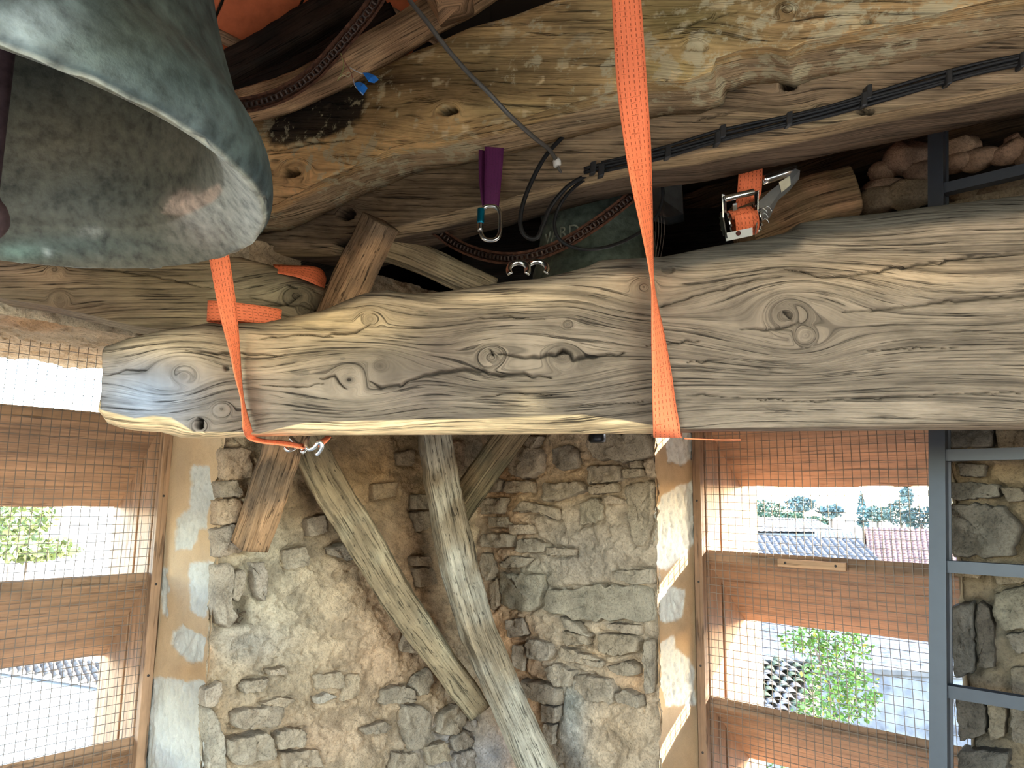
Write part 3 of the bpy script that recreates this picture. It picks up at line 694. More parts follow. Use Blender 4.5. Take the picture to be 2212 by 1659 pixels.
# screwed cover strip on the second board of the right window
q0 = to_R(1683, 1205); r0, pt2, es2, et2 = W2
def onmesh(x, y):
    q = onp(x, y, _Fr-D1*0.004, D1); return q
a = onmesh(1683, 1205); b = onmesh(1830, 1214)
cs = bevel_box('cover_strip', a-UP*0.026-et2*0.016, b-a, UP*0.024, et2*0.014, M_PINE, W2[0], 0.0015, 1, None, lin(190, 140, 92), 0, 9)
for f in (0.12, 0.86):
    c = a+(b-a)*f-UP*0.013-et2*0.016
    loft('screw', tube_rings([c+et2*0.003, c, c-et2*0.001], [0.0042, 0.0042, 0.002], 8), M_DARKSTEEL, cs)

# ================================================================== TIMBERS
def interp_line(pts, xs):
    P = np.array(sorted(pts), float); return np.interp(xs, P[:, 0], P[:, 1])
def warped_grain(p, knots):
    """stream function round the knots, photo pixel units"""
    g = p[..., 1].copy(); ring = np.zeros_like(g)
    for (kx, ky, r, A) in knots:
        dx = p[..., 0]-kx; dy = p[..., 1]-ky
        e2 = (dx*0.55)**2+dy**2
        g = g-A*dy*0.92*np.exp(-e2/(2.6*r)**2)           # lines part and run round the knot
        if A > 0.55:
            d = np.sqrt((dx*0.8)**2+dy**2); w = np.exp(-(d/(0.95*r))**4)
            g = g*(1-w)+(ky+0.9*d)*w                      # year rings inside it
            ring = np.maximum(ring, np.exp(-(d/(0.45*r))**2))
    return g, ring
def crack_depth(p, cracks, seed=0):
    d = np.zeros(p.shape[:-1]); w_ = 5.0*np.stack([vnoise(np.concatenate([p, p[..., :1]*0], -1), 0.05, seed), vnoise(np.concatenate([p, p[..., :1]*0+9], -1), 0.06, seed+1)], -1)
    q = p+w_
    for pts, w in cracks:
        pts = np.array(pts, float)
        lo = pts.min(0)-20; hi = pts.max(0)+20
        m = (q[..., 0] > lo[0]) & (q[..., 0] < hi[0]) & (q[..., 1] > lo[1]) & (q[..., 1] < hi[1])
        if not m.any(): continue
        qq = q[m]; best = np.zeros(len(qq))
        L = np.concatenate([[0], np.cumsum(np.linalg.norm(np.diff(pts, axis=0), axis=1))]); L /= L[-1]
        for i in range(len(pts)-1):
            a, b = pts[i], pts[i+1]; ab = b-a
            t = np.clip(((qq-a)@ab)/(ab@ab), 0, 1); dist = np.linalg.norm(qq-(a+t[:, None]*ab), axis=1)
            ll = L[i]+(L[i+1]-L[i])*t; wl_ = w*(0.35+0.65*np.sin(np.pi*np.clip(ll, 0.02, 0.98)))
            best = np.maximum(best, np.exp(-(dist/wl_)**2))
        d[m] = np.maximum(d[m], best)
    return d

def faced_timber(name, x0, x1, nx, top, bot, Yfn, depth, mat, colfn, nf=60, wane=None, knots=(), cracks=(), lean=0.0, amp=0.004, seed=0, px_u=None, rough=1.0, back=None, topdark=0.0, under=0.03, crk_d=0.012, parent=None, endjit=0.0, holes=(), lift=0.0):
    """a hewn timber whose room-side face is outlined in photo pixels: top / bot edge polylines, Yfn(x) its distance.
    The face is a grid, then the body goes back by `depth` along `back`."""
    xs = np.linspace(x0, x1, nx)
    yt = interp_line(top, xs); yb = interp_line(bot, xs)
    yw = interp_line(wane, xs) if wane is not None else yb-0.06*(yb-yt)
    yw = np.minimum(yw, yb-1.0)
    Ys = Yfn(xs)
    bvec = np.asarray(back if back is not None else (0, 1, 0), float)
    fr = np.concatenate([np.linspace(0, 1, nf)])
    P2 = np.stack([np.broadcast_to(xs[:, None], (nx, nf)), yt[:, None]+(yw-yt)[:, None]*fr[None]], -1)
    D = np.array([[ray(x, y) for y in P2[i, :, 1]] for i, x in enumerate(xs)])
    face = CAM+D*(Ys[:, None, None]/D[..., 1:2])
    # face leans / rounds back at its top and end
    rt = np.exp(-fr/0.035)*0.018+np.exp(-fr/0.16)*lean
    face = face+bvec*rt[None, :, None]
    h = amp*fbm(face, 5.0, 3, seed)*2+rough*0.0016*fbm(face*np.array([1, 1, 5.0]), 22.0, 3, seed+4)
    ck = crack_depth(P2, cracks, seed) if cracks else np.zeros(P2.shape[:-1])
    g, ringm = warped_grain(P2, knots)
    for (kx, ky, r, A) in knots:
        d2 = ((P2[..., 0]-kx)*0.8)**2+(P2[..., 1]-ky)**2
        h = h-0.006*np.exp(-d2/(r*1.1)**2)*A
    hd = np.zeros(P2.shape[:-1])
    for (hx, hy, rx, ry, dd) in holes:
        q = ((P2[..., 0]-hx)/rx)**2+((P2[..., 1]-hy)/ry)**2
        hd = np.maximum(hd, dd*smooth(-q, -1.25, -0.75))
    face = face+bvec*(h+ck*crk_d+hd)[..., None]
    # underside: rounds below then runs back
    Db = np.array([ray(x, y) for x, y in zip(xs, yb)])
    B0 = CAM+Db*((Ys+under)[:, None]/Db[:, 1:2])
    nb = 8
    W1_ = face[:, -1]
    wan = np.stack([W1_+(B0-W1_)*q+bvec*(-0.010*math.sin(math.pi*q)) for q in np.linspace(0.12, 1, nb)], 1)
    wan = wan+bvec*(0.010*fbm(wan, 14.0, 4, seed+7)*(np.linspace(0.2, 1, nb)*np.linspace(1, .0, nb)*3)[None])[..., None]
    dp = depth*(1+0.05*fbm(face[:, 0], 3.0, 2, seed+8))[:, None]
    BB = B0+bvec*(dp-under); TB = face[:, 0]+bvec*(dp-0.02)
    BB = BB+UP*lift
    und = np.stack([B0+(BB-B0)*q+UP*(0.004*q*fbm(B0+q, 9.0, 3, seed+9))[:, None] for q in (0.15, 0.4, 0.7, 1.0)], 1)
    bck = np.stack([BB+(TB-BB)*q for q in (0.33, 0.66)], 1)
    tp = np.stack([TB+(face[:, 0]-TB)*q+UP*(0.010*math.sin(math.pi*q)+0.006*fbm(TB+q, 9.0, 3, seed+11))[:, None] for q in (0.0, 0.3, 0.6, 0.88)], 1)
    ring = np.concatenate([face, wan, und, bck, tp], 1)
    m = ring.shape[1]
    u = np.concatenate([[0], np.cumsum(np.linalg.norm(np.diff(face[:, nf//2], axis=0), axis=1))])
    sc_ = np.mean(Ys)/FPX
    vface = g*sc_
    rest = np.cumsum(np.linalg.norm(np.diff(np.concatenate([ring[:, nf-1:], ring[:, :1]], 1), axis=2-1), axis=-1), 1)[:, :m-nf]
    v = np.concatenate([vface, vface[:, -1:]+rest], 1)
    uv = np.stack([np.broadcast_to(u[:, None], v.shape), v], -1)
    allp = np.concatenate([P2, np.stack([np.broadcast_to(xs[:, None], (nx, m-nf)), np.broadcast_to(yb[:, None], (nx, m-nf))], -1)], 1)
    zone = np.concatenate([np.zeros(nf), np.ones(nb), np.full(4, 2), np.full(2, 3), np.full(4, 4)])
    c = colfn(allp, ring, zone)
    dk = np.concatenate([np.maximum(ck, np.clip(hd/0.02, 0, 1)), np.zeros((nx, m-nf))], 1)
    c = c*(1-0.8*dk[..., None])
    c = c*(1-0.22*np.concatenate([ringm, np.zeros((nx, m-nf))], 1)[..., None])
    if endjit:
        ring[0] += bvec*0; ring[0] += _R*endjit*fbm(ring[0], 25.0, 3, seed+15)[:, None]
    fl = False
    o = loft(name, ring, mat, parent, True, np.clip(c, .004, 1), uv)
    nz = np.zeros(len(o.data.polygons)*3); o.data.polygons.foreach_get('normal', nz); nz = nz.reshape(-1, 3)
    k = (nx//2)*m+nf//2
    if nz[k]@(-ray(xs[nx//2], (yt+yb)[nx//2]/2)) < 0: o.data.flip_normals()
    return o

# ------------------------------------------------------------------ the big suspended oak beam
MT = [(218,740),(260,725),(330,708),(400,697),(440,689),(470,693),(520,690),(560,690),(600,681),(640,673),(690,662),(715,652),(740,641),(770,629),(800,621),(830,617),(850,621),(880,624),(930,623),(960,620),(1000,614),(1050,606),(1110,598),(1170,592),(1200,585),(1240,575),(1270,567),(1300,553),(1340,550),(1400,546),(1440,543),(1480,535),(1540,522),(1580,515),(1640,506),(1680,498),(1720,488),(1745,468),(1790,462),(1830,456),(1900,450),(1960,443),(2020,435),(2100,425),(2212,410),(2500,380),(3000,330)]
MB_ = [(218,892),(232,914),(260,924),(290,930),(350,934),(390,945),(440,948),(560,943),(700,940),(1000,939),(1410,937),(1470,935),(1600,932),(2212,928),(2500,926),(3000,922)]
MW = [(218,884),(260,894),(290,902),(330,896),(370,900),(420,932),(520,932),(560,936),(600,926),(660,912),(760,908),(900,905),(1000,903),(1100,900),(1180,895),(1250,893),(1340,905),(1410,918),(1500,926),(1700,922),(1850,916),(2000,912),(2500,905),(3000,898)]
MK = [(1062,772,24,1), (1215,772,30,1), (755,822,30,1), (822,792,18,1), (1226,702,10,.8), (1700,682,38,1), (1738,726,20,.9), (400,812,22,1), (480,884,18,1), (432,918,16,1), (1800,560,40,-.6), (1390,620,22,.7), (800,690,26,.7), (1640,800,60,-.5), (330,780,60,.5), (2050,760,60,-.35), (1130,640,50,.35)]
MC = [([(860,832),(900,816),(940,806),(1000,797),(1040,800),(1060,812),(1090,810),(1130,808),(1190,818)], 3.6), ([(800,825),(825,838),(862,828)], 2.6), ([(690,818),(722,812),(735,830),(752,842)], 2.4),
      ([(1080,768),(1150,774),(1200,765),(1212,757),(1230,764),(1238,778),(1280,770),(1350,762)], 3.6), ([(1055,755),(1066,770)], 3.0), ([(1420,662),(1500,640),(1600,610),(1680,592)], 2.0),
      ([(1700,578),(1780,598),(1860,590),(1960,575),(2100,555),(2300,535)], 2.8), ([(1820,674),(1900,670),(2000,655),(2100,647),(2300,632)], 2.6), ([(1600,708),(1660,712),(1700,706),(1722,698)], 2.6),
      ([(1400,747),(1510,735)], 2.2), ([(1640,862),(1770,866),(1900,858),(2060,850),(2212,845)], 1.8), ([(1480,852),(1600,858)], 1.5), ([(222,812),(270,801),(320,800)], 1.6), ([(400,758),(515,762),(620,770)], 1.8),
      ([(480,792),(492,797)], 5), ([(700,725),(770,715),(800,700)], 2.2), ([(1180,880),(1300,872),(1400,868)], 1.2), ([(1010,860),(1120,850),(1200,853)], 1.2), ([(1000,690),(1090,684),(1180,690)], 1.2), ([(560,730),(640,722),(720,728)], 1.5),
      ([(1690,672),(1706,690)], 4), ([(424,905),(436,925)], 6), ([(560,830),(640,836),(700,830)], 1.3), ([(1480,780),(1580,776)], 1.4), ([(1850,760),(1990,752),(2120,745)], 1.4)]
def col_main(p, P, zone):
    c = blobs(lin(152, 130, 106), p, [(700, 690, 190, 55, (202, 164, 104), .95), (560, 760, 150, 60, (192, 156, 108), .8), (330, 740, 140, 40, (196, 164, 118), .8), (310, 860, 110, 70, (150, 160, 178), .95),  # last blob paints the blue skylight falling on the left end
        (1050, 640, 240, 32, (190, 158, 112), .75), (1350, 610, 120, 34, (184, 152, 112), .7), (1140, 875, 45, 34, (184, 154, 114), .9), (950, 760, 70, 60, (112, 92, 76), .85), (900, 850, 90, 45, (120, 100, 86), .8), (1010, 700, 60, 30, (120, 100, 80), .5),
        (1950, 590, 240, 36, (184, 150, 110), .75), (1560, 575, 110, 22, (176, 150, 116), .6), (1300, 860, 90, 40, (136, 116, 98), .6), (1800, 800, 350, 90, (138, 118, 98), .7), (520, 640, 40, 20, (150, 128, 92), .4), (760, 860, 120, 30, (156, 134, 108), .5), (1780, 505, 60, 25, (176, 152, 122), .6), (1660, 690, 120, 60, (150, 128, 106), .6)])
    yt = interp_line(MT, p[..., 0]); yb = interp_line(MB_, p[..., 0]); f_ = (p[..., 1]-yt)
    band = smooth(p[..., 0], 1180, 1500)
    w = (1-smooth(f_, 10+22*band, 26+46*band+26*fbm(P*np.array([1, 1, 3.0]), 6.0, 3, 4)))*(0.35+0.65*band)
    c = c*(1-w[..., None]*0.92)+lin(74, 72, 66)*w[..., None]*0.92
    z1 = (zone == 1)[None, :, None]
    lit_wane = 1-smooth(p[..., 0], 1380, 1520)  # pale sapwood wane with warm floor light painted in
    c = np.where(z1, lin(222, 184, 128)*lit_wane[..., None]+lin(150, 126, 100)*(1-lit_wane[..., None]), c)
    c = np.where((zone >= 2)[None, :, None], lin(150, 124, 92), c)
    n = fbm(P*np.array([1.0, 1.0, 4.0]), 5.0, 4, 2)[..., None]
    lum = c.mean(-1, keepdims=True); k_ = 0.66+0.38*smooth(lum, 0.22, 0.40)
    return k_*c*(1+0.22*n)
def Ymain(x): return 1.445-(x-218)*(1.445-1.30)/(2212-218)
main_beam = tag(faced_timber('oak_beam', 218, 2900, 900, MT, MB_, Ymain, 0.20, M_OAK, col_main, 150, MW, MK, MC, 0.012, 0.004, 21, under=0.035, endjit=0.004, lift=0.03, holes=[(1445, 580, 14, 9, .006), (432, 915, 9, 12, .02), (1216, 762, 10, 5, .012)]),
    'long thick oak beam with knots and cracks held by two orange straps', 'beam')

# ------------------------------------------------------------------ upper beams
def lerpY(xa, Ya, xb, Yb):
    # straight in space: 1/Y is linear in image x
    return lambda x: 1.0/(1/Ya+(np.asarray(x, float)-xa)*(1/Yb-1/Ya)/(xb-xa))
AT = [(500,262),(540,240),(620,205),(700,182),(800,130),(900,82),(1000,38),(1100,8),(1200,-30),(1400,-110),(1700,-220),(2300,-420),(2800,-590)]
AB = [(500,480),(560,470),(600,452),(700,400),(760,372),(850,332),(930,318),(1010,300),(1080,285),(1180,255),(1290,222),(1400,196),(1480,190),(1536,168),(1545,140),(1600,122),(1660,118),(1700,128),(1740,110),(1900,80),(2050,45),(2212,8),(2300,-14),(2800,-140)]
def col_A(p, P, zone):
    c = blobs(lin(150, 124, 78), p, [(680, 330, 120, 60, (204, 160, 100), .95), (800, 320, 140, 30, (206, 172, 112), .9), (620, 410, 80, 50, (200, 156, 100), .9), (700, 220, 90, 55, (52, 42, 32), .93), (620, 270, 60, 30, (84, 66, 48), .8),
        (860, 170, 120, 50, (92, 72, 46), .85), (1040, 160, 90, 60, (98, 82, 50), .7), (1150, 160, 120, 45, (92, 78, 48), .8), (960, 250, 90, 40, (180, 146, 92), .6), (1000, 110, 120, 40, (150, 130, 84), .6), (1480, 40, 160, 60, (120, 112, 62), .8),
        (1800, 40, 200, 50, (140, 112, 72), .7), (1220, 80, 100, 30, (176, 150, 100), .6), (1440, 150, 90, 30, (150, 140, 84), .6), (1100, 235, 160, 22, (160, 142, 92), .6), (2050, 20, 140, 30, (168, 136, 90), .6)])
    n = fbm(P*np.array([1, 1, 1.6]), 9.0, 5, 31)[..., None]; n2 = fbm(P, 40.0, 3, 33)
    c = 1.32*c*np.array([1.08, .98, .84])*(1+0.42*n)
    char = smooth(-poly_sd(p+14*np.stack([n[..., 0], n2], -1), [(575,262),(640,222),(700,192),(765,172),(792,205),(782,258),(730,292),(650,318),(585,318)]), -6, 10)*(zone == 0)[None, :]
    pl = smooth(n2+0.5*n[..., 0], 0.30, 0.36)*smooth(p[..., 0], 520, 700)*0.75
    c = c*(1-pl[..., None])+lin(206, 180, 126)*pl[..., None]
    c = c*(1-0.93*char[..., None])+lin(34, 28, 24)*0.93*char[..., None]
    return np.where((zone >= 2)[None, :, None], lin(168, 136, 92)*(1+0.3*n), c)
backB = np.array([0.47, 0.88, 0.0])
YA = lerpY(1350, 1.47, 2212, 1.13)
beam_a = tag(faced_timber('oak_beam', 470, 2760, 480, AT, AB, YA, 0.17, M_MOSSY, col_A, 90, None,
    [(640,368,26,.8), (966,240,22,.8), (1700,20,20,.8), (1500,100,18,.7)], [([(880,86),(960,50),(1060,20),(1130,2)], 4), ([(560,330),(660,312),(760,300)], 2), ([(700,395),(800,352),(900,318)], 1.6), ([(1400,70),(1600,20)], 2), ([(620,430),(760,360)], 1.6)],
    0.03, 0.006, 51, back=backB, under=0.05, holes=[(966, 240, 22, 10, .03), (627, 374, 20, 9, .03), (1870, 44, 12, 6, .02), (1500, 102, 28, 7, .008), (850, 237, 6, 4, .01)]),
    'uppermost oak beam with moss stains and pale lichen crossing above everything', 'beam')
BT = [(470,330),(600,300),(800,250),(1000,200),(1300,120),(1700,30),(2300,-120),(2800,-250)]
BB_ = [(470,560),(560,553),(700,552),(760,548),(820,520),(860,510),(950,490),(1050,462),(1200,415),(1300,388),(1400,366),(1500,352),(1620,326),(1750,298),(1900,262),(2050,232),(2212,192),(2300,176),(2800,66)]
def col_B(p, P, zone):
    c = blobs(lin(128, 104, 74), p, [(1200, 330, 200, 30, (150, 122, 84), .7), (1650, 200, 200, 45, (146, 118, 84), .7), (1100, 310, 130, 40, (112, 90, 64), .6), (720, 460, 150, 60, (96, 76, 56), .8), (1850, 255, 250, 26, (164, 138, 94), .75), (2100, 120, 150, 50, (104, 84, 60), .7), (700, 540, 80, 14, (180, 150, 110), .8), (1450, 352, 120, 14, (164, 134, 92), .7)])
    n = fbm(P*np.array([1, 1, 3.0]), 7.0, 5, 41)[..., None]
    c = c*(1+0.35*n)
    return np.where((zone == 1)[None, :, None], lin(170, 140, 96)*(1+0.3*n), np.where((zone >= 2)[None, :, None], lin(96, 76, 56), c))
YB = lerpY(1400, 1.62, 2212, 1.27)
beam_b = tag(faced_timber('oak_beam', 470, 2760, 480, BT, BB_, YB, 0.16, M_OAK, col_B, 80, [(470,545),(700,535),(820,500),(950,465),(1050,440),(1300,370),(1500,330),(1750,278),(1900,246),(2212,178),(2300,160),(2800,50)],
    [(1700,182,18,.8), (1780,240,16,.6), (750,460,16,.7)], [([(760,350),(860,330),(1000,300)], 1.8), ([(1500,260),(1600,235)], 1.5), ([(560,470),(700,440)], 2)], 0.0, 0.005, 57, back=backB, under=0.05,
    holes=[(1703, 181, 17, 15, .06), (749, 462, 17, 13, .05), (742, 525, 19, 10, .04), (1868, 242, 20, 6, .02), (2130, 62, 12, 6, .01)]),
    'brown oak beam carrying the clipped black cables, just under the mossy beam', 'beam')
CT = [(-120,480),(0,520),(200,540),(420,545),(500,545),(560,560),(640,590),(700,612),(760,640),(850,690)]
CB = [(-120,600),(0,652),(100,668),(200,690),(280,712),(330,720),(500,735),(850,760)]
def col_C(p, P, zone):
    c = blobs(lin(142, 120, 86), p, [(100, 600, 150, 40, (160, 124, 86), .8), (300, 600, 120, 40, (132, 110, 74), .8), (600, 620, 130, 40, (150, 136, 102), .8), (150, 665, 160, 22, (120, 90, 62), .7), (0, 570, 80, 30, (150, 116, 90), .6)])
    return c*(1+0.3*fbm(P*np.array([1, 1, 3.0]), 7.0, 5, 44)[..., None])
YC = lerpY(0, 1.60, 760, 2.10)
tag(faced_timber('oak_beam', -120, 775, 220, CT, CB, YC, 0.09, M_OAK, col_C, 70, None, [(120,585,16,.9), (640,640,24,1), (130,645,18,.8), (660,668,14,.7)],
    [([(560,660),(620,655),(650,640)], 2.4), ([(520,640),(700,672)], 1.5), ([(200,575),(380,605),(470,625)], 1.6), ([(620,612),(640,622)], 3)], 0.02, 0.006, 63, under=0.05),
    'brown oak beam under the bell, running above the left window', 'beam')

# ------------------------------------------------------------------ braces and struts (square sticks)
def stick(name, ends, w, mat, rgb, label, cat='brace', seed=0, amp=0.005, n=60, side=None, taper=(1, 1), rgb2=None, rnd=1, parent=None, bow=None):
    """ends: polyline of 3D points; w=(width, depth); side = direction of the width"""
    P = catmull(ends, max(2, n//max(1, len(ends)-1))); m = len(P)
    T, _, _ = frames(P)
    sd = np.asarray(side if side is not None else _R, float)
    Sx = sd-T*(T@sd)[:, None]; Sx /= np.linalg.norm(Sx, axis=1)[:, None]
    Sy = np.cross(T, Sx)
    k = 8
    sq = []
    for (a, b) in ((-1, -1), (1, -1), (1, 1), (-1, 1)):
        nx = {(-1, -1): (1, -1), (1, -1): (1, 1), (1, 1): (-1, 1), (-1, 1): (-1, -1)}[(a, b)]
        for q in range(k): sq.append((a+(nx[0]-a)*q/k, b+(nx[1]-b)*q/k))
    sq = np.array(sq)
    for _ in range(rnd): sq = 0.25*np.roll(sq, 1, 0)+0.5*sq+0.25*np.roll(sq, -1, 0)
    tp = np.interp(np.linspace(0, 1, m), np.linspace(0, 1, len(taper)), taper)
    ring = P[:, None]+tp[:, None, None]*(sq[None, :, :1]*Sx[:, None]*w[0]/2+sq[None, :, 1:]*Sy[:, None]*w[1]/2)
    nrm = ring-P[:, None]; nrm /= np.linalg.norm(nrm, axis=-1)[..., None]
    ring = ring+nrm*(amp*(fbm(ring, 9.0, 3, seed)+0.5*fbm(ring, 34.0, 3, seed+3)))[..., None]
    u = np.concatenate([[0], np.cumsum(np.linalg.norm(np.diff(P, axis=0), axis=1))])
    per = np.linspace(0, 2*(w[0]+w[1]), len(sq))
    uv = np.stack(np.broadcast_arrays(u[:, None]+seed, per[None]+seed*.13), -1)
    c = lin(rgb)*np.ones(ring.shape)
    if rgb2 is not None:
        mk_ = smooth(fbm(ring, 6.0, 4, seed+6), -0.15, 0.25)[..., None]; c = c*(1-mk_)+lin(rgb2)*mk_
    c = c*(1+0.22*fbm(ring, 12.0, 4, seed+8)[..., None])
    o = loft(name, ring, mat, parent, True, np.clip(c, .004, 1), uv, None, True)
    nz = np.zeros(len(o.data.polygons)*3); o.data.polygons.foreach_get('normal', nz)
    ce = np.zeros(len(o.data.polygons)*3); o.data.polygons.foreach_get('center', ce)
    mid = (m//2)*len(sq)
    if nz.reshape(-1, 3)[mid]@(ce.reshape(-1, 3)[mid]+WLOC[o.name]-P[m//2]) < 0: o.data.flip_normals()
    if label: tag(o, label, cat)
    return o
stick('timber_brace', [at(822,478,1.90), at(745,640,1.98), at(640,880,2.06), at(600,1000,2.09), at(540,1180,2.13)], (.085, .085), M_ROUGH, (176,132,84), 'wormy reddish brace slanting down left behind the big beam', seed=71, amp=.006, side=_R+0.9*_F, rgb2=(120, 96, 70))
stick('timber_brace', [at(655,938,2.24), at(700,1030,2.27), at(780,1160,2.33), at(870,1310,2.44), at(1030,1530,2.62)], (.105, .10), M_ROUGH, (146,122,84), 'crooked grey brace slanting down right to the wall corner', seed=73, amp=.010, side=_R+0.35*_F, rgb2=(164, 146, 108), taper=(1, 1, 1, .95, .8))
stick('timber_brace', [at(928,850,2.42), at(945,985,2.43), at(968,1110,2.44), at(1010,1290,2.46), at(1060,1430,2.47), at(1190,1720,2.48)], (.10, .085), M_ROUGH, (140,118,86), 'long curved grey brace running down right across the wall corner', seed=75, amp=.008, side=_R+0.5*_F, rgb2=(172, 158, 132), taper=(.95, 1, 1.05, 1, 1.05))
stick('timber_brace', [at(1130,905,2.50), at(1060,1000,2.54), at(985,1108,2.59)], (.075, .075), M_OAK, (150,122,80), 'straight squared brace leaning against the curved grey brace', seed=77, amp=.003, side=_R+0.9*_F, rgb2=(120, 106, 72), rnd=0)
stick('timber_strut', [at(790,520,2.06), at(900,556,2.14), at(1060,628,2.26)], (.05, .085), M_OAK, (178,156,112), 'pale squared strut with a long split behind the big beam', 'strut', seed=79, amp=.003, side=_F, rgb2=(150, 126, 86), rnd=1)
# dark frame timbers deeper in
stick('frame_timber', [at(370,232,2.14), at(580,122,2.08), at(820,-20,2.0)], (.10, .12), M_DARK, (34,27,22), 'soot black timber behind the bell with worn brown edge', 'timber', seed=81, amp=.005, side=UP, rgb2=(52, 38, 28))
stick('frame_timber', [at(440,245,2.0), at(620,172,1.96), at(860,40,1.9)], (.085, .05), M_DARK, (40,32,26), 'blackened timber just above the rusty wheel rim', 'timber', seed=83, amp=.005, side=UP, rgb2=(30, 24, 20))
stick('frame_timber', [at(500,238,1.92), at(640,196,1.87), at(800,112,1.82), at(960,20,1.77), at(1060,-40,1.74)], (.05, .10), M_OAK, (196,150,98), 'pale ochre timber edge between black timber and mossy beam', 'timber', seed=85, amp=.005, side=UP, rgb2=(158, 116, 74))
stick('frame_timber', [at(940,-60,1.62), at(975,0,1.62), at(985,22,1.62)], (.09, .09), M_OAK, (168,124,80), 'short brown timber stub at the top edge beside the grey cable', 'timber', seed=87, amp=.004)
stick('rafter', [at(445,150,2.45), at(495,60,2.42), at(535,-30,2.38)], (.10, .08), M_OAK, (142,116,74), 'weathered rafter crossing under the orange roof tiles', 'rafter', seed=89, amp=.004, side=np.array([.7, .7, 0]))
stick('wall_plate', [at(1380,500,2.75), at(1700,395,2.5), at(2000,300,2.2), at(2330,215,1.98)], (.13, .13), M_OAK, (88,66,42), 'dim brown wall plate timber above the rubble stones', 'timber', seed=91, amp=.010, side=UP, rgb2=(70, 52, 34))
stick('frame_timber', [at(1560,300,2.75), at(1900,235,2.45), at(2330,120,2.1)], (.10, .14), M_DARK, (52,30,22), 'dark reddish board high above the rubble stones', 'timber', seed=93, amp=.004, side=UP)
stick('frame_timber', [at(1690,250,2.5), at(1705,420,2.5)], (.11, .08), M_OAK, (74,52,34), 'dim upright post behind the ratchet strap', 'post', seed=95, amp=.003)
lg = stick('oak_log', [at(1600,500,1.98), at(1720,450,1.98), at(1836,420,1.96)], (.125, .125), M_OAK, (150,108,66), 'short sawn round log lying behind the ratchet', 'log', seed=97, amp=.004, side=UP, rgb2=(128, 98, 58), rnd=8, taper=(1.15, 1.15, 1.15))
stick('frame_timber', [at(1000,560,2.6), at(1500,520,2.6), at(1950,500,2.4)], (.22, .10), M_DARK, (40,32,25), 'sooty bell frame rail behind the small bell', 'timber', seed=99, amp=.004, side=UP)
stick('frame_timber', [at(640,590,2.35), at(780,540,2.35), at(1000,470,2.3)], (.13, .10), M_DARK, (46,36,27), 'dark diagonal frame timber behind the pale strut', 'timber', seed=101, amp=.004, side=UP)

# ================================================================== BELLS
M_BRONZE = plain_mat('patinated_bronze', (0, 0, 0), 0.55, 0.25, 0.38, 48, 0.4, 0.9, use_col=True)
def lathe_rings(prof, ctr, seg=96):
    th = np.linspace(0, 2*np.pi, seg, endpoint=False)
    pr = np.asarray(prof, float)
    return np.stack([ctr+np.stack([r*np.cos(th), r*np.sin(th), np.full(seg, z)], -1) for r, z in pr], 0)
BC = np.array([-0.741, 0.919, 2.005]); BR = 0.40
outer = catmull([(0.985, 0.0), (1.003, 0.03), (1.005, 0.10), (0.985, 0.19), (0.935, 0.28), (0.88, 0.36), (0.845, 0.46), (0.81, 0.57), (0.77, 0.72), (0.735, 0.9), (0.70, 1.1), (0.68, 1.3), (0.66, 1.40), (0.60, 1.47), (0.45, 1.51), (0.02, 1.53)], 5)
inner = catmull([(0.985, 0.0), (0.965, 0.002), (0.90, 0.06), (0.845, 0.12), (0.80, 0.18), (0.775, 0.25), (0.75, 0.36), (0.72, 0.5), (0.69, 0.7), (0.66, 0.95), (0.62, 1.2), (0.55, 1.35), (0.3, 1.41), (0.02, 1.42)], 6)
prof = np.vstack([outer[::-1], inner[1:]])*BR
R_ = lathe_rings(prof, BC, 220)
pp = px(R_.reshape(-1, 3)).reshape(R_.shape[:2]+(2,))
nO = len(outer)
lip = np.exp(-((np.arange(len(prof))-(nO-1))/2.2)**2)
R_ += UP*(0.0045*lip[:, None]*fbm(R_, 26.0, 4, 5)*1.6)[..., None]
chip = smooth(fbm(R_*np.array([1, 1, 0]), 16.0, 3, 8), 0.22, 0.3)*lip[:, None]
R_ += UP*(0.012*chip)[..., None]
isin = (np.arange(len(prof)) >= nO)[:, None]
wear = np.exp(-(((pp[..., 0]-415)/42)**2+((pp[..., 1]-450)/34)**2))*isin*(R_[..., 1] > BC[1])
rad = (R_-BC)*np.array([1, 1, 0]); rad /= np.linalg.norm(rad, axis=-1)[..., None]+1e-9
R_ -= rad*(0.012*wear)[..., None]
co = 0.62*blobs(linr(84, 98, 98), pp, [(60, 40, 120, 60, (160, 176, 184), .7), (300, 60, 120, 80, (92, 100, 90), .7), (420, 260, 90, 60, (104, 122, 126), .7), (250, 180, 120, 50, (74, 90, 92), .6), (560, 400, 40, 60, (70, 88, 96), .7)])
st_ = fbm(np.stack([np.arctan2(R_[..., 1]-BC[1], R_[..., 0]-BC[0])*14, R_[..., 2]*9, R_[..., 0]*0], -1), 1.0, 4, 12)
co = co*(1+0.6*st_[..., None]+0.3*fbm(R_, 30.0, 4, 15)[..., None])
ci = blobs(lin(112, 108, 88), pp, [(150, 300, 160, 90, (122, 108, 78), .8), (60, 150, 160, 70, (70, 72, 62), .8), (200, 430, 200, 60, (98, 100, 84), .7), (520, 400, 70, 110, (164, 164, 148), .9), (540, 480, 60, 60, (160, 160, 144), .9), (150, 530, 200, 30, (92, 104, 94), .9), (40, 545, 60, 18, (126, 158, 140), .8), (455, 490, 55, 38, (130, 92, 70), .85), (412, 440, 46, 28, (196, 168, 142), .95), (200, 500, 24, 12, (176, 178, 160), .8), (104, 545, 7, 8, (190, 200, 190), .9), (380, 320, 80, 60, (126, 116, 92), .5)])
ci = ci*(1+0.22*fbm(R_, 9.0, 4, 14)[..., None])
c = np.where(isin[..., None], ci, co)
